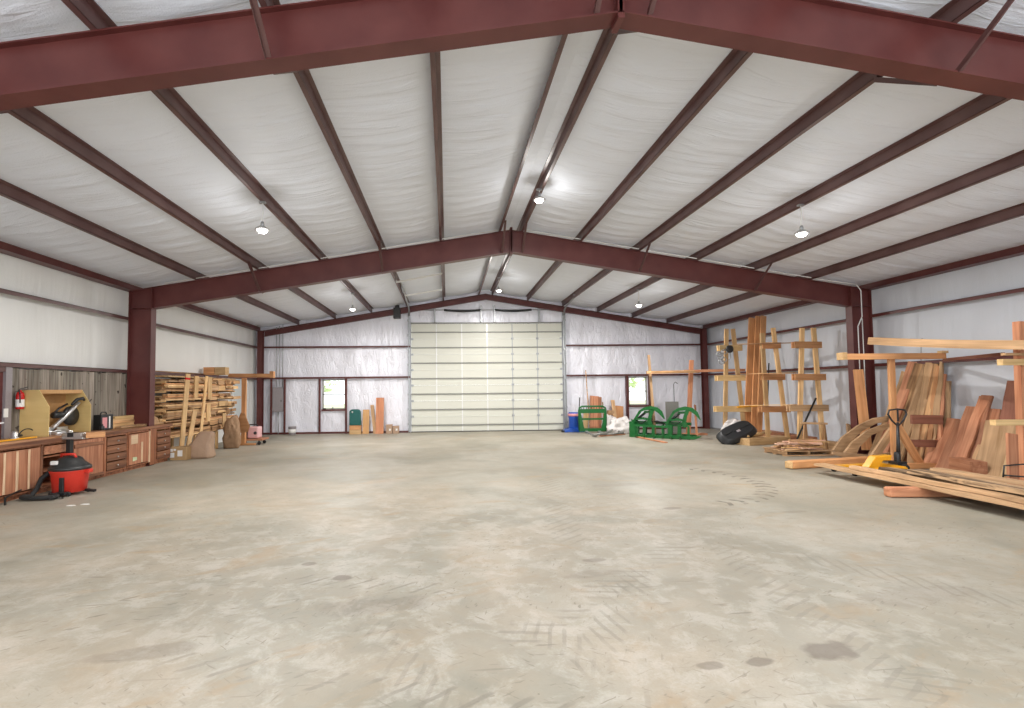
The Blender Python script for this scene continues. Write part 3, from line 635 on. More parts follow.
# ----- electrical panel and pipes on the gable wall
ep = thing('electrical_panel', 'grey electrical panel between two dark uprights by the left corner', 'electrical panel', (-8.37, 19.9, .91))
MB().box((-8.58, 19.84, .91), (-8.15, 19.98, 1.87)).obj('cabinet_box', 'panel', ep, bevel=.01); MB().box((-8.56, 19.83, .93), (-8.17, 19.84, 1.85)).obj('panel_door', 'panel', ep); MB().box((-8.24, 19.815, 1.3), (-8.22, 19.83, 1.38)).obj('latch', 'black', ep)
for x, z0, z1, nm in ((-8.36, .02, .9, 'below the electrical panel'), (-8.45, 1.88, 4.3, 'rising left above the electrical panel'), (-8.33, 1.88, 4.35, 'rising in the middle above the electrical panel'), (-8.2, 1.88, 4.5, 'rising right above the electrical panel')):
    tag(MB().tube([(x, 19.9, z0), (x, 19.9, z1)], .018 if z0 < 1 else .014, 8).obj('conduit', 'galv'), 'grey conduit %s' % nm, 'conduit', 'panel conduits')

# ----- side door in the left wall, far bay
dd = thing('door_2', 'pale grey walk door in the left wall beyond the lumber rack', 'door', (-9.2, 18.4, 0), kind='structure')
MB().box((-9.29, 17.75, .02), (-9.24, 18.95, 2.15)).obj('door_leaf', 'greydoor', dd)
for a, b in (((17.65, 0), (17.75, 2.25)), ((18.95, 0), (19.05, 2.25)), ((17.65, 2.15), (19.05, 2.25))):
    MB().box((-9.3, a[0], a[1]), (-9.2, b[0], b[1])).obj('door_jamb', 'white', dd)
MB().tube([(-9.24, 18.8, 1.0), (-9.17, 18.8, 1.0), (-9.17, 18.68, 1.0)], .014, 8).obj('door_handle', 'darkmetal', dd)
MB().lathe((-9.22, 18.8, 1.18), [(.03, -.02), (.03, .02)], 12, 'X').obj('deadbolt', 'darkmetal', dd)
# maroon door leaf at the near left
d3 = thing('door_3', 'dark maroon panel door left of the grey barn boards', 'door', (-9.2, 8.2, 0), kind='structure')
MB().box((-9.29, 7.6, .0), (-9.22, 8.72, 2.1)).obj('door_leaf', 'steel', d3)
MB().box((-9.3, 8.72, 0), (-9.17, 8.845, 2.2)).obj('door_jamb', 'panel', d3); MB().box((-9.3, 7.5, 2.1), (-9.18, 8.72, 2.2)).obj('door_head', 'purlin', d3)

# weathered board wainscot
mb = MB(); y = 8.85; tones = []
while y < 12.42:
    w = R.uniform(.11, .24); y1 = min(y + w, 12.44); th = R.uniform(.0, .018)
    mb.box((-9.29, y, 0), (-9.2 + th, y1 - .004, 2.17 + R.uniform(-.015, .02))); tones.append(R.uniform(.6, 1.25)); y = y1
bo = mb.obj('trim_1', 'barn', origin=(-9.25, 10.6, 0)); struct(bo, 'grey weathered barn boards upright behind the workbench', 'wall cladding')
ca = bo.data.color_attributes.new('tone', 'FLOAT_COLOR', 'CORNER')
for pi, pl in enumerate(bo.data.polygons):
    t = tones[pi // 6]
    for li in pl.loop_indices: ca.data[li].color = (t, t * R.choice((1, 1, .97)), t * .97, 1)

# ----- outside, seen through the windows
gr = MB().box((-30, 20.3, -.3), (30, 70, -.12)).obj('ground', 'grass', origin=(0, 20, 0)); struct(gr, 'sunlit grass outside the windows', 'ground')
def tree(x, y, h, label):
    t = thing('tree', label, 'tree', (x, y, -.12), 'trees outside')
    MB().tube([(x, y, -.12), (x + .1, y, h * .35), (x, y + .1, h * .6)], [.2, .15, .08], 8).obj('trunk', 'barktree', t)
    mb = MB()
    for k in range(260):
        a = R.uniform(0, 6.28); r = R.uniform(.2, 1) * h * .36; zz = h * .62 + R.uniform(-1, 1) * h * .34; r *= math.sqrt(max(.05, 1 - ((zz - h * .62) / (h * .4)) ** 2))
        c = Vector((x + r * math.cos(a), y + r * math.sin(a), zz)); s = R.uniform(.15, .35)
        q = [Vector((R.uniform(-1, 1), R.uniform(-1, 1), R.uniform(-1, 1))).normalized() * s for _ in range(4)]
        mb.add([c + v for v in q], [(0, 1, 2), (0, 2, 3), (0, 1, 3), (1, 2, 3)])
    mb.obj('foliage', 'leaf', t)
tree(-12.5, 42, 6, 'pale sunlit tree outside beyond the left window'); tree(15.5, 46, 6.5, 'pale sunlit tree outside beyond the right window')

# ================================================================= LEFT SIDE: workbench
WX = -9.2      # face of the barn boards
FX = -8.60     # cabinet fronts
def cab(y0, y1, name, label, style):
    t = thing(name, label, 'cabinet', ((WX + FX) / 2, (y0 + y1) / 2, 0), 'base cabinets under the worktop')
    b = MB(); g = .012
    b.box((-9.17, y0 + g, .0), (FX - .06, y1 - g, .08))                              # toe kick
    for a, c in (((y0 + g), (y0 + g + .03)), ((y1 - g - .03), (y1 - g))): b.box((-9.17, a, .08), (FX, c, .86))
    b.box((-9.17, y0 + g + .03, .08), (FX, y1 - g - .03, .11)); b.box((-9.17, y0 + g + .03, .11), (-9.15, y1 - g - .03, .86)); b.box((-9.15, y0 + g + .03, .82), (FX, y1 - g - .03, .86))
    b.obj('carcass', 'cabinet', t)
    a, c = y0 + .045, y1 - .045
    def vboard(y, yy, z0, z1, mt, x=FX, nm='door_board', par=t, live=0):
        o = board(nm, (x + .012, (y + yy) / 2, z0), (x + .012, (y + yy) / 2, z1), abs(yy - y), .022, mt, upv=(1, 0, 0), parent=par, live=live); return o
    if style == 'door':
        d = vboard(a, c, .13, .80, 'cablight', nm='door')
        k = max(2, round((c - a) / .22))
        for i in range(1, k): vboard(a + (c - a) * i / k - .018, a + (c - a) * i / k + .018, .14, .79, 'sapwood', FX + .014, 'sapwood_strip', d, live=.02)
        vboard(c - .005, c + .04, .12, .81, 'walnut', FX + .012, 'end_stile')
    elif style == 'open':
        for z in (.36, .60): MB().box((-9.15, a, z), (FX - .01, c, z + .025)).obj('shelf', 'cabinet', t)
        MB().box((FX - .02, a, .66), (FX + .015, c, .80)).obj('apron', 'cablight', t)
    elif style == 'drawers':
        zs = (.11, .30, .46, .62, .80)
        for z0, z1 in zip(zs, zs[1:]):
            d = board('drawer', (FX + .012, a, (z0 + z1) / 2), (FX + .012, c, (z0 + z1) / 2), z1 - z0 - .015, .03, 'walnut', upv=(1, 0, 0), parent=t, live=.015)
            MB().lathe((FX + .04, (a + c) / 2, (z0 + z1) / 2), [(.008, -.015), (.008, .0), (.018, .008), (.012, .018)], 10, 'X').obj('knob', 'silver', d)
    elif style == 'panel':
        vboard(a, c, .1, .82, 'cablight', nm='front_panel')
        for z in (.11, .72): board('rail', (FX + .03, a, z), (FX + .03, c, z), .07, .02, 'walnut', upv=(1, 0, 0), parent=t, live=.02)
        vboard(c - .03, c + .035, .05, .82, 'cabinet', FX + .02, 'corner_post', live=.02)
    elif style == 'patch':
        d = vboard(a, c, .13, .80, 'cablight', nm='door')
        board('pale_patch', (FX + .028, a + .05, .68), (FX + .028, a + .28, .68), .2, .008, 'sapwood', upv=(1, 0, 0), parent=d)
        vboard(a + .42, a + .47, .14, .6, 'sapwood', FX + .02, 'sapwood_strip', d, live=.03)
        board('green_stain_knot', (FX + .028, a + .12, .25), (FX + .028, a + .26, .25), .09, .006, 'leaf', upv=(1, 0, 0), parent=d, live=.05)
        vboard(c - .01, c + .03, .1, .82, 'sapwood', FX + .016, 'edge_strip', live=.02)
cab(7.55, 8.78, 'base_cabinet', 'base cabinet with pale streaked red-brown door at the left edge', 'door')
cab(8.78, 9.45, 'open_cabinet', 'open-fronted base cabinet with shelves behind the red vacuum', 'open')
cab(9.45, 10.34, 'base_cabinet', 'base cabinet with plain framed front right of the red vacuum', 'panel')
cab(10.34, 11.04, 'drawer_cabinet', 'dark rough-fronted drawer cabinet left of the pale patched door', 'drawers')
cab(11.04, 11.84, 'base_cabinet', 'base cabinet door with pale patch and green knot', 'patch')
cab(12.08, 12.72, 'drawer_cabinet', 'dark drawer cabinet at the far end of the workbench', 'drawers')
tag(board('filler_panel', (-8.59, 11.96, .02), (-8.59, 11.96, .86), .23, .02, 'cabinet', upv=(1, 0, 0)), 'narrow wooden filler panel between the last two cabinets in front of the column', 'panel')
wt = thing('worktop', 'long reddish wooden worktop over the base cabinets', 'worktop', (-8.9, 10, .86))
board('top_slab', (-8.88, 7.5, .925), (-8.88, 10.3, .93), .6, .055, 'bench', parent=wt, live=.02, seed=3)
board('top_slab', (-8.89, 10.31, .90), (-8.89, 11.83, .903), .58, .05, 'bench', parent=wt, live=.01, seed=4)
board('top_slab', (-8.89, 12.09, .903), (-8.89, 12.76, .905), .58, .05, 'bench', parent=wt, live=.01, seed=5)
board('front_edge', (-8.565, 7.5, .885), (-8.565, 10.3, .89), .022, .075, 'walnut', parent=wt)
board('front_edge', (-8.585, 10.31, .895), (-8.585, 12.76, .90), .03, .06, 'walnut', parent=wt)
TOP = .957
# saw dust hood
hd = thing('saw_hood', 'open yellow plywood dust hood standing on the worktop around the saw', 'box', (-9.0, 9.9, TOP))
def side(y): return [(-9.18, TOP), (-8.68, TOP), (-8.68, TOP + .53), (-8.86, TOP + .83), (-9.18, TOP + .83)]
for y in (9.02, 10.04):
    MB().prism(side(y), lambda a, b, t: (a, t, b), y, y + .014).obj('side_panel', 'ply', hd)
MB().box((-9.18, 9.034, TOP), (-9.166, 10.04, TOP + .83)).obj('back_panel', 'osb', hd)
MB().box((-9.166, 9.034, TOP + .816), (-8.86, 10.04, TOP + .83)).obj('top_panel', 'osb', hd)
MB().box((-8.878, 9.034, TOP + .76), (-8.86, 10.04, TOP + .816)).obj('front_rail', 'osb', hd)
# mitre saw
sw = thing('mitre_saw', 'black and silver mitre saw inside the plywood hood', 'saw', (-8.86, 9.55, TOP))
b = MB().lathe((-8.88, 9.52, TOP), [(.17, 0), (.17, .05), (.15, .065)], 28); b.box((-9.02, 9.22, TOP), (-8.94, 9.86, TOP + .07)); b.box((-8.98, 9.24, TOP + .07), (-8.955, 9.46, TOP + .13)); b.box((-8.98, 9.58, TOP + .07), (-8.955, 9.84, TOP + .13)); b.box((-8.9, 9.47, TOP + .02), (-8.66, 9.57, TOP + .06))
b.obj('base', 'silver', sw, bevel=.004)
MB().tube([(-9.0, 9.45, TOP + .08), (-8.94, 9.50, TOP + .16), (-8.86, 9.6, TOP + .30), (-8.82, 9.76, TOP + .46), (-8.82, 9.92, TOP + .58)], [.04, .04, .038, .034, .026], 10).obj('arm', 'silver', sw)
MB().lathe((-8.9, 9.82, TOP + .33), [(.06, -.035), (.18, -.03), (.188, 0), (.18, .03), (.06, .035)], 32, 'X').obj('blade_guard', 'black', sw)
MB().lathe((-8.9, 9.82, TOP + .31), [(.02, .037), (.16, .037), (.16, .04), (.02, .042)], 32, 'X').obj('blade', 'darkmetal', sw)
MB().lathe((-8.88, 9.52, TOP + .36), [(.03, -.16), (.06, -.14), (.065, .06), (.04, .14)], 16, 'Y').obj('motor', 'black', sw)
MB().tube([(-8.82, 9.74, TOP + .54), (-8.80, 9.84, TOP + .64), (-8.78, 9.96, TOP + .66), (-8.78, 10.0, TOP + .62)], [.026, .034, .032, .02], 10).obj('handle', 'black', sw)
MB().tube([(-8.98, 9.46, TOP + .34), (-8.95, 9.6, TOP + .48), (-8.92, 9.76, TOP + .56)], .02, 8).obj('slide_rail', 'black', sw)
# fire extinguisher
fe = thing('fire_extinguisher', 'small red fire extinguisher with white label on the barn boards', 'fire extinguisher', (-9.12, 8.95, 1.45))
MB().lathe((-9.12, 8.95, 1.45), [(.045, 0), (.058, .015), (.06, .25), (.045, .29), (.02, .31), (.02, .33)], 20).obj('cylinder', 'redpaint', fe)
MB().lathe((-9.12, 8.95, 1.49), [(.0605, 0), (.0615, .002), (.0615, .128), (.0605, .13)], 20).obj('label_band', 'paper', fe)
b = MB().beam((-9.12, 8.93, 1.80), (-9.06, 9.03, 1.84), .02, .012); b.beam((-9.12, 8.93, 1.785), (-9.07, 9.02, 1.795), .02, .01); b.obj('lever', 'black', fe)
MB().tube([(-9.1, 8.9, 1.79), (-9.06, 8.87, 1.72), (-9.06, 8.88, 1.56)], .009, 8).obj('hose', 'rubber', fe)
MB().box((-9.19, 8.93, 1.55), (-9.17, 8.97, 1.75)).obj('wall_hook', 'silver', fe)
# small gear on the near worktop
tag(MB().box((-9.15, 8.68, 1.32), (-9.165, 8.76, 1.47)).obj('light_switch', 'white'), 'white light switch on the frame beside the maroon door', 'switch')
rt = thing('router', 'small silver and black router at the near left of the worktop', 'power tool', (-8.92, 8.6, TOP))
MB().lathe((-8.92, 8.62, TOP), [(.07, 0), (.07, .015), (.05, .03), (.045, .10), (.03, .13)], 16).obj('body', 'silver', rt)
MB().tube([(-8.92, 8.69, TOP + .05), (-8.92, 8.76, TOP + .05)], .02, 8).obj('handle', 'black', rt)
pts = [(-8.95, 8.74 + .17 * (1 - math.cos(a)) , TOP + .02 + .13 * math.sin(a)) for a in [i * math.pi / 12 for i in range(13)]]
tag(MB().tube(pts, .009, 6).obj('cord', 'black'), 'black cord arching over the worktop in front of the hood', 'cord')
tag(board('level', (-8.72, 7.7, TOP + .012), (-8.76, 8.85, TOP + .012), .05, .022, 'yellow'), 'long thin yellow level lying on the near worktop edge', 'level')
tag(MB().beam((-8.95, 8.05, TOP + .24), (-8.8, 8.26, TOP + .3), .12, .015).beam((-8.9, 8.1, TOP), (-8.9, 8.14, TOP + .25), .03, .03).obj('paper_stand', 'white'), 'white sheet tilted on a small stand at the left edge', 'paper')
# black case with pink label
bc = thing('tool_box', 'black upright tool box with pink and white label on the worktop', 'box', (-8.95, 10.75, .93))
MB().box((-9.02, 10.6, .932), (-8.86, 10.98, 1.26)).obj('case', 'black', bc, bevel=.01)
MB().box((-8.862, 10.64, .98), (-8.855, 10.78, 1.2)).obj('label_print', 'pinkpaper', bc); MB().box((-8.862, 10.84, .97), (-8.855, 10.88, 1.22)).obj('label_print', 'paper', bc)
MB().tube([(-8.94, 10.7, 1.26), (-8.94, 10.72, 1.31), (-8.94, 10.86, 1.31), (-8.94, 10.88, 1.26)], .012, 8).obj('handle', 'black', bc)
tag(MB().lathe((-8.78, 10.52, .932), [(.04, 0), (.045, .09), (.02, .11), (.02, .14)], 14).obj('spray_can', 'darkmetal'), 'small dark can in front of the black tool box', 'can')
# lumber lying on the far worktop
for i, (y0, y1, x, z, w, t, mt) in enumerate(((11.1, 12.7, -9.09, .955, .16, .05, 'pine'), (11.15, 12.75, -9.10, 1.007, .14, .05, 'pine'), (11.12, 12.6, -9.09, 1.06, .15, .05, 'rough'), (11.2, 12.72, -9.10, 1.112, .13, .05, 'pine'), (11.3, 12.5, -9.09, 1.165, .12, .05, 'pineyel'), (11.25, 12.4, -8.92, .952, .12, .04, 'tan'))):
    board('board', (x, y0, z), (x, y1, z), w, t, mt, '%s board in the low stack on the far worktop' % ['bottom pale', 'second pale', 'third brown', 'fourth pale', 'topmost yellowish', 'low front tan'][i], 'board', 'boards on the far worktop', seed=i)
tm = MB()
for k, (y, h) in enumerate(((11.9, .06), (12.05, .14), (12.2, .17), (12.35, .12), (12.55, .07))): pass
tm.prism([(11.75, .93), (12.66, .93), (12.6, .99), (12.45, .985), (12.35, 1.12), (12.2, 1.16), (12.08, 1.06), (11.95, .98), (11.8, .96)], lambda a, b, t: (t, a, b), -8.98, -8.72)
tag(tm.obj('wood_blank', 'tan', bevel=.02), 'tan curved wood blank lying on the far end of the worktop', 'wood block')
tag(MB().box((-8.86, 12.5, .93), (-8.74, 12.68, 1.06)).obj('wood_block', 'pine', bevel=.01), 'small pale wood block at the far corner of the worktop', 'wood block')
tag(MB().box((-8.9, 12.46, 1.07), (-8.86, 12.5, 1.26)).obj('wood_stick', 'pine'), 'short upright pale stick near the far corner of the worktop', 'wood stick').location.z = .93

# ---- material stand with silver head
ms = thing('roller_stand', 'black single-post stand with silver tool head and orange wood end', 'stand', (-8.2, 9.35, 0)); n_before = len(bpy.data.objects)
MB().beam((-8.2, 9.35, 0), (-8.2, 9.35, .86), .085, .07, (1, 0, 0)).obj('post', 'black', ms)
b = MB().box((-8.42, 9.3, 0), (-7.98, 9.4, .03)); b.box((-8.25, 9.1, 0), (-8.15, 9.6, .03)); b.obj('base', 'black', ms)
b = MB().box((-8.42, 9.27, .86), (-7.92, 9.43, .90)); b.lathe((-8.32, 9.35, .93), [(.045, 0), (.05, .02), (.05, .16), (.03, .2)], 14, 'X'); b.box((-8.1, 9.29, .9), (-7.96, 9.41, .97)); b.obj('head', 'silver', ms, bevel=.006)
MB().box((-8.2, 9.28, .903), (-8.1, 9.42, .975)).obj('clamp', 'black', ms)
board('wood_end', (-7.92, 9.36, .92), (-7.68, 9.5, .925), .14, .09, 'fir', parent=ms)
ms.location = (-8.47, 9.24, .03)

# ---- red wet/dry vacuum
vx, vy = -8.08, 8.74
vc = thing('wet_dry_vacuum', 'red and black drum vacuum on casters in front of the workbench', 'vacuum cleaner', (vx, vy, 0))
MB().lathe((vx, vy, .045), [(.20, 0), (.235, .015), (.265, .30), (.285, .36), (.29, .375)], 32).obj('drum', 'red', vc)
MB().lathe((vx, vy, .42), [(.29, 0), (.30, .01), (.30, .045), (.27, .07), (.20, .13), (.165, .19), (.12, .215), (.03, .22)], 32).obj('lid', 'darkmetal', vc)
MB().tube([(vx - .12, vy - .03, .60), (vx - .11, vy - .06, .68), (vx + .11, vy - .06, .68), (vx + .12, vy - .03, .60)], .022, 10).obj('handle', 'red', vc)
MB().box((vx - .14, vy - .25, .53), (vx - .05, vy - .2, .59)).obj('switch_plate', 'paper', vc)
for s in (-1, 1):
    MB().box((vx + s * .27 - .03, vy - .05, .36), (vx + s * .27 + .03 + s * .05, vy + .05, .42)).obj('latch', 'red', vc, bevel=.01)
b = MB().box((vx + .02, vy - .275, .06), (vx + .09, vy - .24, .32)); b.box((vx - .04, vy - .29, .03), (vx + .14, vy - .2, .08)); b.obj('front_bracket', 'black', vc, bevel=.008)
for a in (.6, 2.3, 3.9, 5.3):
    cx_, cy_ = vx + .25 * math.cos(a), vy + .25 * math.sin(a)
    c_ = MB().lathe((cx_, cy_ - .015, .035), [(.03, 0), (.035, .006), (.035, .026), (.03, .032)], 14, 'Y').obj('caster', 'rubber', vc)
MB().beam((vx + .2, vy + .05, .06), (vx + .42, vy - .0, .05), .05, .04).obj('foot', 'black', vc)
hs = []
for i in range(38):
    a = i / 37 * 2 * math.pi * 1.15 + .4; hs.append((-8.22 - .0 + .29 * math.cos(a), 8.30 + .21 * math.sin(a), .045 + i / 37 * .07))
hs = [(vx - .24, vy - .12, .40), (vx - .33, vy - .18, .3), (vx - .34, vy - .26, .14)] + [(vx - .17 + .26 * math.cos(a), 8.33 + .12 * math.sin(a), .045 + .018 * (i % 2 == 0) * 0) for i, a in enumerate([2.4 + k * .28 for k in range(19)])]
m_ = MB().tube(hs, .036, 12); m_.obj('hose', 'rubber', vc)
MB().tube([(vx + .09, vy - .42, .05), (vx + .13, vy - .56, .05)], [.03, .03], 12).obj('hose_end', 'rubber', vc)
cdm = MB().tube([(vx + .12, vy - .33, .01), (vx + .2, vy - .4, .012), (vx + .1, vy - .46, .01), (vx - .03, vy - .42, .01), (vx - .1, vy - .44, .01)], .006, 6)
tag(cdm.obj('cord', 'black'), 'thin black cord lying on the floor in front of the red vacuum', 'cord')
for x, y, nm in ((-7.38, 7.83, 'left'), (-7.22, 7.9, 'right')):
    tag(MB().prism([(-.06, -.02), (.03, -.03), (.07, 0), (.02, .03), (-.05, .025)], lambda a, b, t: (x + a, y + b, t), 0, .006).obj('wood_chip', 'paper'), 'tiny pale chip on the floor near the vacuum, %s one' % nm, 'chip')
tag(MB().beam((-8.45, 7.95, .12), (-8.5, 8.28, .17), .02, .02).beam((-8.46, 7.95, 0), (-8.46, 7.95, .13), .02, .02, (1, 0, 0)).obj('pry_bar', 'darkmetal'), 'short dark bar standing at the left edge by the cabinet', 'bar')

# ================================================================= lumber rack beyond the middle left column
rk = thing('lumber_rack', 'tall wooden lumber rack against the left wall packed with boards', 'rack', (-8.95, 14.6, 0))
LV = [.52, .76, 1.0, 1.24, 1.48, 1.72, 1.96]
UY = (12.62, 14.0, 15.3, 16.62)
for y in UY:
    board('upright', (-9.26, y, 0), (-9.26, y, 2.24), .09, .05, 'pine', upv=(1, 0, 0), parent=rk)
    for z in LV: board('arm', (-9.23, y, z), (-8.68, y, z + .015), .04, .05, 'pine', parent=rk)
board('top_rail', (-9.255, 12.6, 2.265), (-9.255, 16.7, 2.275), .05, .05, 'rough', parent=rk)
for y in (14.0, 15.3, 16.62): board('front_leg', (-8.64, y, 0), (-8.64, y, .52), .08, .05, 'pine', upv=(1, 0, 0), parent=rk)
names = ['lowest', 'second', 'third', 'fourth', 'fifth', 'sixth', 'top']
rs = random.Random(11)
for li, z in enumerate(LV):
    lab0 = 'rough brown board stacked on the %s level of the left lumber rack' % names[li]; grp = 'boards on the %s rack level' % names[li]
    zz = z + .047
    for lay in range(5):
        x = -9.2; pos = 0
        t = rs.choice((.035, .04, .045)); 
        if lay == 4 and rs.random() < .4: break
        while x < -8.74:
            w = rs.uniform(.14, .24)
            if x + w > -8.66: w = -8.66 - x
            y0 = 12.62 + rs.uniform(0, .12) + (0 if rs.random() < .75 else rs.uniform(.4, 1.6)); y1 = 16.7 - rs.uniform(0, .25) - (0 if rs.random() < .65 else rs.uniform(.3, 1.4)); mk = rs.choice(('rough', 'rough', 'tan', 'fir', 'pine')); pos += 1
            board('board', (x + w / 2, y0, zz), (x + w / 2, y1, zz), w - .012, t, mk, '%s board, %s layer of the %s rack level, %s from the wall' % ({'rough': 'rough brown', 'tan': 'tan', 'fir': 'orange', 'pine': 'pale'}[mk], ['bottom', 'second', 'third', 'fourth', 'top'][lay], names[li], ['first', 'second', 'third', 'fourth'][pos - 1]), 'board', grp, live=.02, seed=rs.random())
            x += w
        zz += t + .003
# short cut pieces sticking out of the nearer-the-door half of the rack: they lie across the boards
for li, z in enumerate(LV):
    for k in range(5):
        y = 14.35 + k * .5 + rs.uniform(-.1, .1); h = z + .047 + rs.uniform(-.02, .10); w = rs.uniform(.05, .16)
        board('cut_piece', (-8.64 + rs.uniform(-.01, .04), y, h), (-8.62 + rs.uniform(0, .05), y + rs.uniform(.2, .5), h + .01), .03, w, rs.choice(('rough', 'tan', 'pine', 'rough')), 'short rough offcut at the front of the %s rack level, %s from the near end' % (names[li], ['first', 'second', 'third', 'fourth', 'fifth'][k]), 'board', 'offcuts on the %s rack level' % names[li], live=.02, seed=rs.random())
# sticks leaning against the rack
for (p, q, w, lab) in (((-8.5, 13.01, 0), (-8.49, 13.3, 2.2), .12, 'wide pale board leaning on the rack, with a red band near its top'),
                       ((-8.45, 13.83, 0), (-8.27, 13.85, 2.16), .07, 'thin pale stick leaning on the rack, right of the banded board'),
                       ((-8.5, 13.28, 0), (-8.5, 13.7, 1.2), .12, 'short pale board leaning low on the rack between two longer ones')):
    o = board('leaning_board', p, q, w, .035, 'pine', lab, 'board', upv=(1, -.6, 0))
    if 'band' in lab and 'red' in lab:
        pp = Vector(p).lerp(Vector(q), .93); qq = Vector(p).lerp(Vector(q), .955); board('red_band', pp, qq, .125, .04, 'redpaint', upv=(1, -.6, 0), parent=o)
for u, v0, v1, y, wd in ((196, 398, 376, 13.9, .11), (209.5, 398, 376, 14.5, .11), (208, 420, 404, 14.5, .10), (224, 425, 412, 15.6, .09), (217, 414, 406, 15.1, .07)):
    pass
for p, q, w, lab in (((-8.48, 13.7, 1.56), (-8.47, 13.7, 2.16), .11, 'short pale spacer between the two longest leaning sticks'), ((-8.3, 14.1, 1.52), (-8.3, 14.1, 2.14), .11, 'short pale spacer high on the rack right of the thin stick'),
                     ((-8.34, 14.1, 0.9), (-8.33, 14.1, 1.38), .11, 'short pale spacer low on the rack right of the thin stick'), ((-8.43, 15.3, 0.65), (-8.43, 15.3, 1.07), .10, 'short pale spacer near the far end of the rack')):
    board('spacer', p, q, w, .04, 'pine', upv=(1, -.6, 0), parent=rk)

# cardboard box with white labels
cb = thing('cardboard_box', 'brown cardboard box with white labels at the end of the workbench', 'box', (-8.43, 12.9, 0))
MB().box((-8.63, 12.76, 0), (-8.23, 13.1, .33)).obj('carton', 'card', cb, bevel=.006)
for x0, x1, z0, z1 in ((-8.62, -8.52, .07, .19), (-8.62, -8.56, .22, .29), (-8.54, -8.48, .24, .29), (-8.44, -8.32, .10, .25)):
    MB().box((x0, 12.752, z0), (x1, 12.758, z1)).obj('label_sheet', 'paper', cb)
# crumpled sack
def blob(name, c, r, mt, label, cat, seed=0, n=3, amp=.25, sub=4, sharp=False, group=None):
    bm = bmesh.new(); bmesh.ops.create_icosphere(bm, subdivisions=sub, radius=1)
    for v in bm.verts:
        p = v.co.copy(); k = 1 + amp * noise.noise(p * 1.3 + Vector((seed, 0, 0))) + amp * .5 * noise.noise(p * 3.1 + Vector((0, seed, 0))) + amp * .25 * abs(noise.noise(p * 7 + Vector((0, 0, seed))))
        v.co = Vector((p.x * k * r[0], p.y * k * r[1], p.z * k * r[2]))
        if v.co.z < -r[2] * .72: v.co.z = -r[2] * .72
    me = bpy.data.meshes.new(name); 
    for f in bm.faces: f.smooth = not sharp
    bm.to_mesh(me); bm.free(); me.materials.append(M[mt]); o = bpy.data.objects.new(name, me); C.objects.link(o); o.location = (c[0], c[1], c[2] + r[2] * .72); return tag(o, label, cat, group)
sk = MB()
# a sagging paper sack: tilted boxy body with pinched top
rings = []
for j, (z, sx, sy, ox) in enumerate(((0, .29, .17, 0), (.06, .32, .2, 0), (.22, .30, .19, .0), (.36, .27, .16, .01), (.48, .25, .13, .05), (.58, .24, .10, .09), (.66, .20, .05, .12), (.69, .16, .02, .13))):
    for i in range(24):
        a = i / 24 * 2 * math.pi; c_, s_ = math.cos(a), math.sin(a); k = 1 / max(abs(c_) ** 1.0 + .0, abs(s_)) * .88
        k *= 1 + .16 * noise.noise(Vector((c_ * 2.6, s_ * 2.6, z * 7))) - .07 * abs(noise.noise(Vector((c_ * 5, s_ * 5, z * 12))))
        rings.append((-8.03 + ox + c_ * sx * k, 13.15 + s_ * sy * k, z + .02 * noise.noise(Vector((c_ * 3, s_ * 3, j))) * (j > 0)))
sk.add(rings, [(j * 24 + i, j * 24 + (i + 1) % 24, (j + 1) * 24 + (i + 1) % 24, (j + 1) * 24 + i) for j in range(7) for i in range(24)], True)
sk.f.append(tuple(reversed(range(24)))); sk.f.append(tuple(7 * 24 + i for i in range(24)))
tag(sk.obj('paper_sack', 'kraft'), 'crumpled brown paper sack standing before the lumber rack', 'sack')

# ---- timber T-stands (post with a long cantilevered beam)
def tstand(label, post, beam, feet, mt, pw=.14, bw=.14, extra=None, bmt=None, name='timber_stand'):
    t = thing(name, label, 'timber stand', (post[0][0], post[0][1], 0))
    board('post', post[0], post[1], pw, pw, mt, upv=(0, 1, 0), parent=t)
    board('beam', beam[0], beam[1], bw, bw, bmt or mt, parent=t)
    for p, q, w, h in feet: board('foot_beam', p, q, w, h, mt, parent=t)
    for e in extra or (): board(*e, parent=t)
    return t
ts = tstand('wooden post with flared foot and long beam above, beside the rack', (((-8.12, 16.0, .06)), (-8.12, 16.0, 2.15)), ((-8.6, 16.0, 2.24), (-7.22, 15.9, 2.22)), [((-8.5, 16.0, .04), (-7.75, 16.0, .04), .12, .06)], 'fir', .12, .12)
MB().box((-7.26, 15.82, 2.15), (-7.14, 15.98, 2.36)).obj('end_block', 'fir', ts)
MB().prism([(-8.06, 1.05), (-7.98, .80), (-7.90, .62), (-7.96, .44), (-8.33, .40), (-8.42, .52), (-8.3, .75), (-8.18, 1.05)], lambda a, b, t: (a, t, b), 15.90, 15.94).obj('flared_plate', 'fir', ts)
for i, (x0, x1, z, mt) in enumerate(((-9.2, -8.86, 2.31, 'fir'), (-8.86, -8.52, 2.31, 'pine'))):
    board('timber_block', (x0, 15.7, z + .06), (x1 - .01, 15.7, z + .06), .26, .24, mt, ['orange timber block on top of the rack, left of the pair', 'pale timber block on top of the rack, right of the pair'][i], 'timber block')
# wrapped brown heap
blob('wrapped_bundle', (-8.2, 15.35, 0), (.26, .2, .56), 'brownsheet', 'tall crumpled brown bundle between the rack and generator', 'bundle', 3, amp=.35)
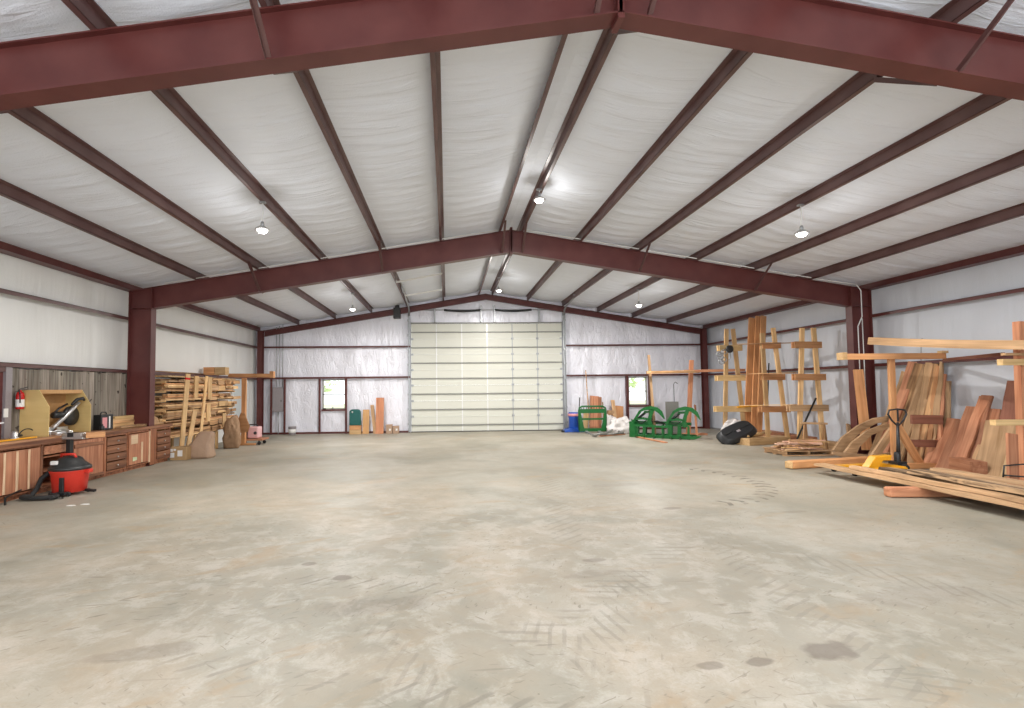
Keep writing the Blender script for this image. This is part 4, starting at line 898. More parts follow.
# cart with pink generator
ct = thing('platform_cart', 'low wooden platform cart on black casters carrying the pink generator', 'cart', (-7.95, 16.3, 0))
board('deck', (-8.35, 16.35, .17), (-7.5, 16.35, .17), .62, .05, 'cedar', parent=ct)
for x in (-8.25, -7.62):
    for y in (16.12, 16.58):
        MB().lathe((x, y - .02, .055), [(.04, 0), (.055, .005), (.055, .035), (.04, .04)], 14, 'Y').obj('caster', 'rubber', ct); 
        MB().box((x - .02, y - .03, .055), (x + .02, y + .03, .145)).obj('caster_fork', 'darkmetal', ct)
ct.location.x -= .06
gn = thing('generator', 'small pink and black portable generator on the wooden cart', 'generator', (-7.95, 16.3, .2))
MB().box((-8.02, 16.15, .21), (-7.66, 16.5, .58)).obj('housing', 'pink', gn, bevel=.04)
MB().box((-8.2, 16.16, .21), (-8.02, 16.49, .56)).obj('motor_end', 'black', gn, bevel=.03)
MB().tube([(-8.14, 16.32, .56), (-8.1, 16.32, .64), (-7.78, 16.32, .64), (-7.74, 16.32, .58)], .02, 8).obj('handle', 'black', gn)
MB().lathe((-7.76, 16.14, .38), [(.05, 0), (.05, .012)], 16, 'Y').obj('dial', 'darkmetal', gn)
gn.location.x -= .06

# ================================================================= along the gable wall
def bucket(x, y, label):
    t = thing('bucket', label, 'bucket', (x, y, 0))
    MB().lathe((x, y, 0), [(.12, 0), (.125, .01), (.15, .32), (.155, .335), (.145, .335), (.12, .04), (.01, .03)], 24).obj('pail', 'panel', t)
    MB().lathe((x, y, .1), [(.134, 0), (.142, .005), (.152, .13), (.148, .135)], 24).obj('label_band', 'paper', t)
    MB().tube([(x + .155 * math.cos(a), y - .03, .30 - .12 * math.sin(a)) for a in [i * math.pi / 10 for i in range(11)]], .005, 6).obj('bail', 'galv', t)
bucket(-7.68, 19.5, 'grey and white pail at the foot of the gable wall')
gc = thing('seat_back', 'dark green rounded vinyl seat back standing on wood blocks', 'seat cushion', (-5.25, 19.6, .32))
poly = []
x0, x1, z0, z1 = -5.48, -5.03, .34, .98
for cx_, cz_, a0 in ((x1 - .13, z1 - .13, 0), (x0 + .13, z1 - .13, 90)):
    for i in range(7): a = math.radians(a0 + i * 15); poly.append((cx_ + .13 * math.cos(a), cz_ + .13 * math.sin(a)))
poly += [(x0, z0), (x1, z0)]
MB().prism(poly, lambda a, b, t: (a, t, b), 19.5, 19.62).obj('cushion', 'teal', gc, bevel=.03)
MB().lathe((-5.36, 19.49, .87), [(.04, 0), (.04, .012)], 16, 'Y').obj('round_emblem', 'silver', gc)
for z, mt, nm in ((0, 'pine', 'lower pale timber block under the green seat back'), (.175, 'fir', 'upper orange timber block under the green seat back')):
    board('timber_block', (-5.46, 19.56, z + .085), (-5.02, 19.56, z + .085), .22, .165, mt, nm, 'timber block')
for i, z in enumerate((.0, .33, .66)):
    board('plank', (-4.98 + .12, 19.62, z + .165), (-4.98 + .12, 19.62, z + .165 + .0001 + .0), .1, .1, 'fir') if False else None
board('plank', (-4.85, 19.6, 0), (-4.85, 19.72, .95), .25, .05, 'osb', 'tan plank upright right of the green seat back', 'plank', upv=(0, 1, 0))
board('plank', (-4.48, 19.6, -0.01), (-4.63, 19.8, 1.13), .13, .035, 'tan', 'narrow leaning plank left of the tall reddish board', 'plank', upv=(0, 1, 0))
board('plank', (-4.30, 19.55, 0), (-4.30, 19.75, 1.42), .31, .05, 'cedar', 'tall wide reddish board leaning on the gable wall', 'plank', upv=(0, 1, 0))
for x, h, nm in ((-3.92, .36, 'left brown carton with pale label near the door track'), (-3.66, .30, 'right brown carton with white patch near the door track')):
    t = thing('small_carton', nm, 'box', (x, 19.6, 0)); MB().box((x - .12, 19.5, 0), (x + .12, 19.72, h)).obj('carton', 'kraft', t, bevel=.006); MB().box((x + .0, 19.493, .12), (x + .07, 19.499, .2)).obj('label_sheet', 'paper', t)

# blue drum press
bl = thing('blue_pump_unit', 'blue plastic tank on a spreading base with red label beside the door', 'tank', (3.35, 19.2, 0))
b = MB().lathe((3.38, 19.25, .06), [(.19, 0), (.2, .02), (.19, .44), (.22, .58), (.22, .68), (.17, .71)], 28)
b.obj('tank', 'blue', bl)
MB().prism([(2.95, 0), (3.75, 0), (3.72, .06), (3.55, .13), (3.2, .15), (3.0, .07)], lambda a, b, t: (a, t, b), 18.98, 19.5).obj('base', 'blue', bl, bevel=.02)
MB().lathe((3.38, 19.25, .62), [(.222, 0), (.226, .002), (.226, .1), (.222, .102)], 28).obj('label_band', 'pinkpaper', bl)
MB().tube([(3.58, 19.2, .5), (3.62, 19.2, 1.35)], .02, 8).obj('handle_rod', 'darkmetal', bl)
MB().box((2.88, 19.1, 0), (2.98, 19.3, .06)).obj('foot', 'rubber', bl)

# green pallet-fork frame
gf = thing('fork_frame', 'green steel fork carriage with rounded top bar beside the blue tank', 'tractor implement', (3.94, 18.6, 0))
X0, X1, Yg = 3.42, 4.46, 18.6
pts = [(X0, Yg, .12), (X0, Yg, .85), (X0 + .02, Yg, .96), (X0 + .12, Yg, 1.02), (X1 - .12, Yg, 1.02), (X1 - .02, Yg, .96), (X1, Yg, .85), (X1, Yg, .12)]
MB().tube(pts, .035, 10).obj('outer_hoop', 'green', gf)
MB().box((X0, Yg - .02, .76), (X1, Yg + .02, .92)).obj('upper_plate', 'green', gf)
MB().box((X0, Yg - .02, .06), (X1, Yg + .05, .18)).obj('lower_bar', 'green', gf)
MB().box((X0, Yg - .025, .50), (X1, Yg + .015, .57)).obj('middle_bar', 'green', gf)
for s in (X0, X1): MB().prism([(s - .01, .1), (s + (.2 if s == X0 else -.2), .1), (s + (.06 if s == X0 else -.06), .8), (s - .01, .8)], lambda a, b, t: (a, t, b), Yg - .03, Yg + .0).obj('side_plate', 'green', gf)
for k in range(9): MB().box((X0 + .08 + k * .1, Yg - .01, .92), (X0 + .1 + k * .1, Yg + .01, 1.0)).obj('grille_bar', 'green', gf)
for x in (X0 + .28, X1 - .28): MB().prism([(Yg - .9, 0), (Yg, 0), (Yg, .1), (Yg - .1, .06), (Yg - .9, .02)], lambda a, b, t: (t, a, b), x - .05, x + .05).obj('fork', 'galv', gf)
# boards and sticks behind it
for p, q, w, t, mt, lab in (((4.25, 19.4, -0.12), (4.4, 19.8, 1.39), .36, .04, 'cedar', 'wide reddish board behind the green fork carriage'),
                            ((4.47, 19.35, -0.11), (4.61, 19.75, 1.35), .12, .04, 'cedar', 'narrow reddish board right of the wide one behind the fork carriage'),
                            ((3.88, 19.45, -0.11), (4.04, 19.8, 0.75), .2, .04, 'pineyel', 'low yellowish board behind the green fork carriage'),
                            ((4.6, 19.3, -0.03), (4.73, 19.8, 1.14), .04, .03, 'rough', 'thin stick right of the boards behind the fork carriage')):
    board('plank', p, q, w, t, mt, lab, 'plank', upv=(0, 1, 0))
br = thing('push_broom', 'long-handled broom leaning on the gable wall behind the fork carriage', 'broom', (4.04, 19.3, -0.06))
MB().tube([(4.04, 19.3, 0.02), (4.07, 19.85, 2.46)], .018, 8).obj('handle', 'rough', br); MB().beam((3.92, 19.3, -0.06), (4.16, 19.3, -0.07), .06, .08).obj('head', 'rubber', br)
# implement tongue and odd steel on the floor
im = thing('hitch_frame', 'grey steel hitch frame lying on the floor before the white sheet', 'implement', (4.52, 18.94, 0))
b = MB().tube([(3.46, 16.97, 0.08), (4, 17.22, 0.12), (4.92, 18.81, 0.16)], .04, 10); b.tube([(3.79, 17.25, 0.05), (4.74, 17.56, 0.08)], .03, 8); b.tube([(4.81, 18.96, 0.15), (4.77, 17.66, 0.07)], .035, 8); b.obj('frame_bar', 'greyline', im)
MB().tube([(3.49, 17.18, 0.06), (3.63, 17.08, 0.05)], .05, 10).obj('drawbar_eye', 'silver', im)
board('plank', (3.77, 17.19, 0.02), (4.86, 17.8, 0.02), .12, .03, 'cedar', 'reddish plank flat on the floor beneath the hitch frame', 'plank')
board('post_stub', (5.13, 19.3, 0), (5.11, 19.7, 1.22), .14, .05, 'tan', 'narrow weathered upright left of the square brown panel', 'plank', upv=(0, 1, 0))
board('panel', (5.22, 19.35, -0.01), (5.33, 19.7, 0.98), .42, .04, 'fir', 'square brown panel standing behind the crumpled white sheet', 'panel', upv=(0, 1, 0))
tag(MB().box((4.86, 19.5, 0.51), (5.1, 19.7, 0.7)).obj('wood_block', 'tan'), 'small tan block left of the square brown panel', 'wood block').location.z = .62
blob('crumpled_sheet', (4.94, 18.43, -0), (.44, .36, .33), 'tarp', 'heap of crumpled white sheeting on the floor by the window', 'sheet', 5, amp=.5)
blob('crumpled_bag', (4.69, 18.95, 0.07), (.28, .26, .34), 'tarp', 'small cream crumpled bag left of the white sheeting', 'bag', 9, amp=.4)

# ---- green grapple attachment
ga = thing('grapple', 'green double-claw tractor grapple standing on the floor by the window', 'grapple', (5.9, 16.6, 0))
def plate(poly, y0, y1, name, mt='green', par=ga): return MB().prism(poly, lambda a, b, t: (a, t, b), y0, y1).obj(name, mt, par)
GX0, GX1 = 4.92, 7.05
def gy(x): return 17.25 - (x - GX0) * .80       # the grapple stands at an angle to the wall
def gp(x, d, z):
    x = GX0 + (x - GX0) * .79
    return (x + d * .45, gy(x) + d * .88, z * .97)
def gbar(name, p, q, w, t, mt='green', par=ga): return MB().beam(gp(*p), gp(*q), w, t).obj(name, mt, par)
def gplate(name, poly, d0, d1, mt='green', par=ga): return MB().prism(poly, lambda a, b, t: gp(a, t, b), d0, d1).obj(name, mt, par)
gbar('bottom_rail', (GX0, -.35, .06), (6.75, -.35, .05), .10, .10); gbar('bottom_rail', (GX0, .3, .06), (6.9, .3, .06), .10, .10)
gbar('front_rail', (GX0, -.35, .42), (6.3, -.35, .40), .05, .07); gbar('back_rail', (GX0, .35, .50), (6.9, .35, .48), .08, .10)
gplate('side_plate', [(GX0 - .02, 0), (GX0 + .18, 0), (GX0 + .18, .45), (GX0 + .06, .56), (GX0 - .02, .56)], -.40, -.37)
gplate('side_plate', [(GX0 - .02, 0), (GX0 + .18, 0), (GX0 + .18, .5), (GX0 - .02, .6)], .33, .36)
for x in (5.15, 5.42, 5.72, 6.0, 6.28, 6.55):
    gplate('lower_tine', [(x - .03, 0), (x + .03, 0), (x + .03, .46), (x - .03, .46)], -.36, -.32)
    MB().tube([gp(x, .33, .5), gp(x, .38, .3), gp(x, .25, .1), gp(x, -.1, .05), gp(x, -.6, .06), gp(x, -.78, .14)], [.03, .035, .035, .03, .025, .01], 8).obj('tine', 'green', ga)
gplate('end_runner', [(6.2, .03), (7.0, .02), (7.12, .08), (7.2, .14), (7.05, .13), (6.9, .11), (6.6, .13), (6.2, .13)], -.42, -.36)
gplate('end_runner', [(6.5, .03), (6.95, .02), (7.1, .1), (6.9, .12), (6.5, .13)], .28, .34)
def claw(x, k, nm):
    # upper jaw: rear strut, arched hook and front leg, two plates apart
    def strip(pts, w):
        L_, R_ = [], []
        for i, (px_, pz) in enumerate(pts):
            a, c = pts[max(0, i - 1)], pts[min(len(pts) - 1, i + 1)]; dx, dz = c[0] - a[0], c[1] - a[1]; l = math.hypot(dx, dz)
            L_.append((x + px_ - dz / l * w[i] / 2, pz + dx / l * w[i] / 2)); R_.append((x + px_ + dz / l * w[i] / 2, pz - dx / l * w[i] / 2))
        return L_ + R_[::-1]
    for d0 in (-.12 + k, .10 + k):
        gplate('jaw_strut', strip([(-.30, .40), (-.24, .60), (-.04, .92)], [.10, .07, .08]), d0, d0 + .03)
        gplate('claw', strip([(-.08, .90), (.10, 1.00), (.30, 1.04), (.50, 1.0), (.64, .88), (.76, .66)], [.06, .10, .13, .14, .12, .02]), d0, d0 + .03)
        gplate('jaw_leg', strip([(.38, 1.0), (.30, .76), (.26, .58), (.30, .40)], [.12, .11, .13, .16]), d0, d0 + .03)
        gplate('jaw_link', strip([(-.22, .62), (.05, .66), (.28, .62)], [.05, .07, .06]), d0, d0 + .03)
    gplate('gusset', [(x - .30, .42), (x + .36, .42), (x + .30, .56), (x - .24, .56)], -.05 + k, .10 + k)
    gplate('cross_plate', [(x + .05, .84), (x + .42, .88), (x + .40, .94), (x + .1, .93)], -.05 + k, .10 + k)
    MB().tube([gp(x - .20, .02 + k, .58), gp(x + .12, .02 + k, .86)], [.045, .045], 12).obj('hydraulic_cylinder', 'black', ga)
    MB().tube([gp(x + .1, .02 + k, .84), gp(x + .22, .02 + k, .95)], .022, 10).obj('piston_rod', 'silver', ga)
    MB().tube([gp(x - .18, -.02 + k, .56), gp(x, -.1 + k, .48), gp(x + .2, -.06 + k, .62), gp(x + .35, 0 + k, .46)], .016, 8).obj('hydraulic_hose', 'rubber', ga)
    for q in range(3): gplate('upright', [(x - .26 + q * .3, .0), (x - .16 + q * .3, .0), (x - .18 + q * .3, .46), (x - .24 + q * .3, .46)], -.37, -.33)
claw(5.30, -.05, 'left'); claw(6.42, -.12, 'right')
MB().tube([gp(5.5, .2, .5), gp(5.8, .25, .55), gp(6.1, .22, .45), gp(6.3, .1, .52)], .03, 8).obj('torque_tube', 'darkmetal', ga)
MB().prism([(6.22, .0), (6.70, .0), (6.70, 1.20), (6.22, 1.20)], lambda a, b, t: (a, t + b * .05, b), 17.25, 17.27).obj('back_plate', 'greyline', ga)
board('skid_board', (4.93, 16.65, 0.02), (5.1, 14.88, 0.02), .12, .03, 'cedar', 'thin reddish board under the front rail of the grapple', 'board')
tag(MB().tube([(7.64, 18.2, 0.13), (7.64, 18.2, 0.81), (7.65, 18.2, 1.3), (7.75, 18.2, 1.34), (7.79, 18.2, 1.3)], .012, 8).obj('steel_hook', 'darkmetal'), 'thin dark hooked rod standing behind the grapple', 'hook') if False else None
tag(MB().tube([((6.75, 17.75, 1.84)[0], 17.75, 0), (6.75, 17.75, 1.84), (6.78, 17.7, 1.91), (6.87, 17.7, 1.85)], .012, 8).obj('steel_hook', 'darkmetal'), 'thin grey hooked rod rising behind the grapple back plate', 'hook')

# ---- pale pole and reddish post with the long rail
rl = tstand('reddish square post on a pale foot carrying a long beam, behind the grapple', ((7.02, 17.3, .05), (7.22, 17.3, 2.69)), ((6.86, 17.15, 2.29), (8.75, 16.6, 2.29)), [((6.75, 17.3, .03), (7.65, 17.3, .03), .3, .06)], 'cedar', .12, .09)
board('long_pole', (5.45, 17.05, 2.25), (7.35, 17.05, 2.27), .1, .10, 'rough', 'long round-edged pole level across the right window, left of the red post', 'pole', live=.03)
tag(board('leaning_pole', (5.63, 16.9, 0.09), (5.69, 17.4, 2.89), .08, .06, 'tan', upv=(0, 1, 0)), 'tall pale pole beside the right window, leaning on the level pole', 'pole')
board('leg_stick', (6.95, 16.56, 0), (7.45, 17.6, 1.06), .06, .04, 'cedar', 'short reddish strut at the foot of the red post', 'strut', upv=(0, 1, 0))

# ================================================================= right wall: three lumber ladders
def ladder(label, posts, arms, Y, mts):
    t = thing('ladder_rack', label, 'rack', (sum(p[0][0] for p in posts) / 2, Y, 0), 'upright lumber ladders by the right wall')
    for p, q in posts: board('post', p, q, .12, .06, 'pine', upv=(0, 1, 0), parent=t)
    for (p, q), m_ in zip(arms, mts): 
        board('arm', (p[0], p[1] - .06, p[2]), (q[0], q[1] - .06, q[2]), .045, .18, m_, upv=(0, 0, 1), parent=t)
        board('arm', (p[0], p[1] + .06, p[2]), (q[0], q[1] + .06, q[2]), .045, .18, m_, upv=(0, 0, 1), parent=t)
    return t
ladder('pale lumber ladder farthest left, next to the tall boards', (((7.09, 15.1, 0.01), (7.26, 15.1, 3.55)), ((7.75, 15.1, 0.02), (7.47, 15.1, 3.55))), (((6.97, 15.1, 2.94), (7.71, 15.1, 2.94)), ((6.87, 15.1, 1.99), (7.78, 15.1, 1.99)), ((6.8, 15.1, 1.02), (7.93, 15.1, 1.01))), 15.1, ('pineyel', 'pineyel', 'pineyel'))
ladder('pale lumber ladder in the middle, right of the tall boards', (((8.02, 14.4, 0.18), (7.95, 14.4, 3.33)), ((8.62, 14.4, 0.17), (8.3, 14.4, 3.49))), (((7.91, 14.4, 2.95), (8.47, 14.4, 2.95)), ((7.9, 14.4, 2), (8.57, 14.4, 1.99)), ((7.8, 14.4, 1.03), (8.7, 14.4, 1.02))), 14.4, ('fir', 'fir', 'fir'))
ladder('pale lumber ladder farthest right, behind the sawhorse', (((8.25, 13.4, 0.12), (8.46, 13.4, 3.36)), ((8.93, 13.4, 0.08), (8.79, 13.4, 3.36))), (((8.18, 13.4, 2.88), (8.96, 13.4, 2.87)), ((8.15, 13.4, 1.97), (9.04, 13.4, 1.96)), ((7.96, 13.4, 1.1), (9.08, 13.4, 1.09))), 13.4, ('fir', 'fir', 'tan'))
# thin boards lying over the arms from ladder to ladder
for p, q, lab in (((7.56, 15, 3.05), (8.37, 13.5, 2.95), 'thin board bridging the top arms of the ladders'), ((7.52, 15, 2.11), (8.27, 13.5, 2.09), 'thin board bridging the middle arms of the ladders'), ((7.62, 15, 1.12), (8.24, 13.5, 1.19), 'thin board bridging the lowest arms of the ladders')):
    board('thin_board', p, q, .18, .02, 'pine' if 'low' in lab else 'rough', lab, 'board')
tag(MB().beam((7.46, 15, 1.08), (8.04, 14.9, 1.12), .1, .05).obj('yellow_strap', 'yellow'), 'yellow strap bundle on the low arm of the left ladder', 'strap')
# blocks hanging on the first ladder
tc = thing('chain_tackle', 'coil and dark pulley hung on the top arm of the left ladder', 'tackle', (7.09, 14.98, 2.81))
MB().lathe((7.27, 14.98, 2.9), [(.10, -.03), (.12, -.02), (.12, .02), (.10, .03)], 18, 'Y').obj('pulley', 'darkmetal', tc)
for k in range(5):
    c_ = Vector((7.04, 14.98, 2.81)) + Vector((R.uniform(-.12, .12), 0, -.08 * k)); MB().tube([(c_.x + .09 * math.cos(a), c_.y + .02 * math.sin(3 * a), c_.z + .07 * math.sin(a)) for a in [i * .63 for i in range(10)]], .014, 6, True).obj('chain_loop', 'galv', tc)
MB().tube([(7.28, 14.98, 2.81), (7.29, 14.98, 2.62), (7.23, 14.98, 2.55)], .016, 8).obj('hook', 'galv', tc)
# tall boards
for p, q, w, mt, lab in (((7.95, 15.35, 0.2), (8.62, 15.9, 4.01), .21, 'fir', 'leftmost of the tall orange boards leaning upright between the ladders'), ((8.1, 15.25, 0.24), (8.78, 15.8, 4.05), .19, 'fir', 'second of the tall orange boards, counted from the left'), ((8.15, 15.05, 0.22), (8.82, 15.6, 4.03), .17, 'fir', 'rightmost wide one of the tall orange boards between the ladders')):
    p = (p[0], p[1], 0); board('tall_board', p, q, w, .05, mt, lab, 'board', upv=(0, 1, 0))
tag(MB().tube([(8.64, 15.4, 0.25), (9.01, 15.7, 2.48)], .02, 8).obj('steel_rod', 'darkmetal'), 'thin dark rod standing upright right of the tall boards', 'rod')
tag(MB().tube([(8.04, 13.2, 0.25), (8.74, 13.35, 1.37)], .025, 8).obj('steel_bar', 'darkmetal'), 'dark bar leaning diagonally against the right ladder', 'bar')
# floor timbers under the ladders
for p, q, w, h, mt, lab in (((7.05, 14.13, 0.1), (8.64, 14.63, 0.1), .5, .2, 'pine', 'thick pale timber on the floor under the middle ladder'), ((9.21, 16.39, 0.12), (8.93, 13.81, 0.12), .3, .22, 'cedar', 'thick reddish timber on the floor along the right wall'),
                            ((8.69, 13.5, 0.1), (8.9, 12.51, 0.1), .3, .2, 'tan', 'short brown timber on the floor by the right column'), ((7.2, 14.23, 0.25), (8.67, 15.36, 0.25), .2, .06, 'pineyel', 'yellowish plank lying on the timbers under the ladders')):
    board('floor_timber', p, q, w, h, mt, lab, 'timber')
# black sled tub
bt = thing('sled_tub', 'black plastic sled tub tipped on its side under the left ladder', 'tub', (6.93, 14.67, 0))
bm_ = MB(); n_ = 20
A = Vector((6.42, 14.35, 0)); 
ax = Vector((.80, .0, .33)).normalized(); nrm = Vector((-.25, -.62, .72)).normalized(); sd = nrm.cross(ax).normalized(); c0 = Vector((7.08, 14.45, .30))
vs = []
for (k, d) in ((1.0, .0), (1.05, .0), (1.0, -.03), (.86, -.16), (.80, -.17)):
    for i in range(n_):
        a = 2 * math.pi * i / n_; cx_, sx_ = math.cos(a), math.sin(a); e = 2 / 3.2
        px = math.copysign(abs(cx_) ** e, cx_) * .56 * k * (1 - .0 * sx_); py = math.copysign(abs(sx_) ** e, sx_) * .30 * k
        vs.append(c0 + ax * px + sd * py + nrm * (-d))
bm_.add(vs, [(j * n_ + i, j * n_ + (i + 1) % n_, (j + 1) * n_ + (i + 1) % n_, (j + 1) * n_ + i) for j in range(4) for i in range(n_)], True); o_ = len(vs) - n_; bm_.f.append(tuple(o_ + i for i in range(n_)))
bm_.obj('tub', 'black', bt)
for k in (-.3, 0, .3): MB().beam(c0 + nrm * .18 + ax * (k - .1) + sd * .0, c0 + nrm * .18 + ax * (k + .12) + sd * .02, .03, .02, nrm).obj('rib', 'darkmetal', bt)
MB().beam(c0 + nrm * .178 - ax * .05 - sd * .05, c0 + nrm * .178 + ax * .06 - sd * .05, .07, .01, nrm).obj('label_sheet', 'panel', bt)
MB().tube([c0 + ax * (.56 * math.cos(a)) + sd * (.31 * math.sin(a)) - nrm * .0 for a in [i * .314 for i in range(20)]], .012, 6, True).obj('rim', 'darkmetal', bt)
blob('white_sack', (7.35, 15.0, 0), (.34, .2, .42), 'tarp', 'white sack behind the black sled tub', 'sack', 14, amp=.3)
# pallet with fresh offcuts
pl = thing('pallet', 'small wooden pallet on the floor before the ladders', 'pallet', (6.9, 12.1, 0))
for y in (11.75, 12.1, 12.45): board('bottom_board', (6.3, y, .012), (7.55, y, .012), .09, .022, 'tan', parent=pl)
for x in (6.34, 6.92, 7.5): board('stringer', (x, 11.7, .065), (x, 12.5, .065), .04, .08, 'tan', parent=pl)
for i in range(6): board('deck_board', (6.28, 11.76 + i * .14, .117), (7.57, 11.76 + i * .14, .117), .1, .02, 'tan', parent=pl)
pl.location.x += .32
rp = random.Random(5)
for k in range(46):
    lay = k // 9; a = rp.gauss(0, .16) + (math.pi / 2 if rp.random() < .12 else 0); L_ = rp.uniform(.5, 1.1) * (1 if abs(a) < 1 else .6)
    cx_, cy_ = 7.22 + rp.uniform(-.14, .16), 11.82 + rp.uniform(0, .55) * (1 - lay * .1); z = .145 + lay * .042 + rp.uniform(0, .006)
    board('offcut', (cx_ - L_ / 2 * math.cos(a), cy_ - L_ / 2 * math.sin(a), z), (cx_ + L_ / 2 * math.cos(a), cy_ + L_ / 2 * math.sin(a), z + rp.uniform(-.02, .03)), rp.uniform(.04, .09), .024, rp.choice(('pinkcut', 'pinkcut', 'pine', 'rough')), 'pinkish thin offcut in the heap on the small pallet', 'offcut', 'offcuts on the pallet', seed=k)
# sawhorse
sh_ = thing('sawhorse', 'small brown sawhorse bench before the right ladder', 'sawhorse', (8.5, 12.9, 0))
P0, P1 = (8.01, 12.95, 0.71), (8.55, 12.75, 0.7)
board('top_rail', P0, P1, .12, .05, 'tan', parent=sh_)
for f in (.12, .88):
    for sgn in (-1, 1):
        c_ = Vector(P0).lerp(Vector(P1), f); board('leg', (c_.x + sgn * .15, c_.y + sgn * .12, .0), (c_.x, c_.y, c_.z - .02), .06, .035, 'rough', upv=(0, 1, 0), parent=sh_)

# ================================================================= right foreground stands
def poly_arc(c, r0, r1, a0, a1, n=18, rr0=None):
    P_ = [(c[0] + r1 * math.cos(a0 + (a1 - a0) * i / n), c[1] + r1 * math.sin(a0 + (a1 - a0) * i / n)) for i in range(n + 1)]
    return P_ + [(c[0] + r0 * math.cos(a0 + (a1 - a0) * i / n), c[1] + r0 * math.sin(a0 + (a1 - a0) * i / n)) for i in range(n, -1, -1)]
# curved timber brackets: traced as thick bent boards standing on the floor
def bracket(label, pts, w, Y0, Y1, th):
    """bent timber: centre line pts in x,z; runs from depth Y0 to Y1"""
    t = thing('curved_brace', label, 'curved timber', (pts[0][0], Y0, 0), 'curved timber braces')
    L_ = []; Rr = []; n = len(pts)
    for i, (x, z) in enumerate(pts):
        a = pts[max(0, i - 1)]; b = pts[min(n - 1, i + 1)]; dx, dz = b[0] - a[0], b[1] - a[1]; l = math.hypot(dx, dz); nx, nz_ = -dz / l, dx / l
        L_.append((x + nx * w[i] / 2, z + nz_ * w[i] / 2)); Rr.append((x - nx * w[i] / 2, max(.0, z - nz_ * w[i] / 2)))
    vs = []; fs = []; x0 = pts[0][0]; x1 = pts[-1][0]
    dep = lambda x: Y0 + (Y1 - Y0) * (x - x0) / (x1 - x0)
    for (a, b) in zip(L_, Rr):
        vs += [(a[0], dep(a[0]), a[1]), (b[0], dep(b[0]), b[1]), (b[0], dep(b[0]) + th, b[1]), (a[0], dep(a[0]) + th, a[1])]
    for i in range(n - 1):
        for j in range(4): p = i * 4 + j; q = i * 4 + (j + 1) % 4; fs.append((p, q, q + 4, p + 4))
    fs += [(3, 2, 1, 0), tuple((n - 1) * 4 + j for j in range(4))]
    MB().add(vs, fs).obj('bent_board', 'tan', t)
    return t
def cxz(lst): return [(p[0], p[2]) for p in lst]
t1 = bracket('upper curved tan brace arching in front of the right column', cxz([(7.64, 11.3, 0.12), (7.82, 11.3, 0.42), (8.13, 11.3, 0.7), (8.46, 11.3, 0.88), (8.86, 11.3, 0.94), (9.21, 11.3, 0.9)]), [.22, .2, .15, .13, .13, .10], 11.3, 11.0, .055)
t2 = bracket('lower curved tan brace arching below the upper one', cxz([(7.63, 11, 0.11), (7.78, 11, 0.36), (8.08, 11, 0.63), (8.43, 11, 0.77), (8.77, 11, 0.77), (9.03, 11, 0.71)]), [.24, .18, .13, .12, .11, .09], 10.95, 10.75, .055)
t3 = bracket('flat long curved tan brace lying at the foot of the arches', cxz([(7.11, 11, 0.19), (7.58, 11, 0.1), (7.96, 11, 0.06), (8.4, 11, 0.14), (8.72, 11, 0.37), (8.98, 11, 0.62)]), [.06, .16, .15, .16, .14, .08], 10.80, 10.55, .055)
board('leaning_plank', (8.53, 11.5, 0.15), (8.64, 11.78, 2.11), .20, .05, 'fir', 'orange plank leaning on the right steel column', 'plank', upv=(-.5, -1, 0))
board('short_plank', (8.45, 11.85, 0.18), (8.64, 12.1, 0.71), .2, .04, 'tan', 'short dark tan plank left of the right column behind the arches', 'plank', upv=(0, 1, 0))

# gallows-like timber horse with long beam on top
gz = thing('timber_horse', 'large timber horse with long level beam and A braces behind the pallet jack', 'timber stand', (7.55, 9.75, 0))
board('top_beam', (6.58, 9.75, 2.31), (8.72, 9.75, 2.31), .14, .12, 'fir', parent=gz)
board('end_cap', (6.50, 9.75, 2.32), (6.58, 9.75, 2.32), .18, .15, 'pine', parent=gz); board('end_cap', (8.6, 9.7, 2.39), (8.74, 9.7, 2.39), .1, .05, 'pine', parent=gz)
board('post', (7.58, 9.76, .11), (7.60, 9.76, 2.25), .12, .06, 'fir', upv=(0, 1, 0), parent=gz)
board('brace', (7.05, 9.82, 0.05), (7.61, 9.82, 0.78), .15, .05, 'tan', upv=(0, 1, 0), parent=gz)
board('brace', (8.25, 9.82, -0.05), (7.7, 9.82, 0.91), .15, .05, 'fir', upv=(0, 1, 0), parent=gz)
board('foot_beam', (6.9, 9.72, .055), (8.8, 9.72, .055), .14, .10, 'fir', parent=gz)

# standing boards behind: leaning fan against the right wall
lean = [  # foot px, top px, width, material
 ((877, 452), (908, 364), .22, 'tan'), ((884, 456), (915, 362), .30, 'tan'), ((890, 458), (922, 362), .34, 'fir'), ((900, 458), (930, 366), .26, 'tan'), ((907, 460), (934, 370), .24, 'rough'),
 ((916, 462), (930, 363), .20, 'tan'), ((922, 462), (936, 364), .20, 'fir'), ((928, 462), (939, 366), .16, 'tan'), ((934, 460), (941, 362), .14, 'tan'), ((939, 460), (944, 372), .12, 'rough')]
nm_ = ['leftmost', 'second', 'third', 'fourth', 'fifth', 'sixth', 'seventh', 'eighth', 'ninth', 'rightmost']
LEAN1 = [((8.55, 11.39, 0), (9.15, 11.03, 2.02)), ((8.35, 10.96, 0), (9.15, 10.82, 2.24)), ((8.5, 10.91, 0), (9.16, 10.67, 2.19)), ((8.3, 10.5, 0), (9.15, 10.5, 2.13)), ((8.5, 10.54, 0), (9.16, 10.4, 2)),
         ((8.35, 10.2, 0), (9.15, 10.45, 2.2)), ((8.5, 10.19, 0), (9.16, 10.32, 2.17)), ((8.6, 10.14, 0), (9.15, 10.25, 2.12)), ((8.65, 10.05, 0), (9.16, 10.21, 2.21)), ((8.7, 9.97, 0), (9.16, 10.16, 1.94))]
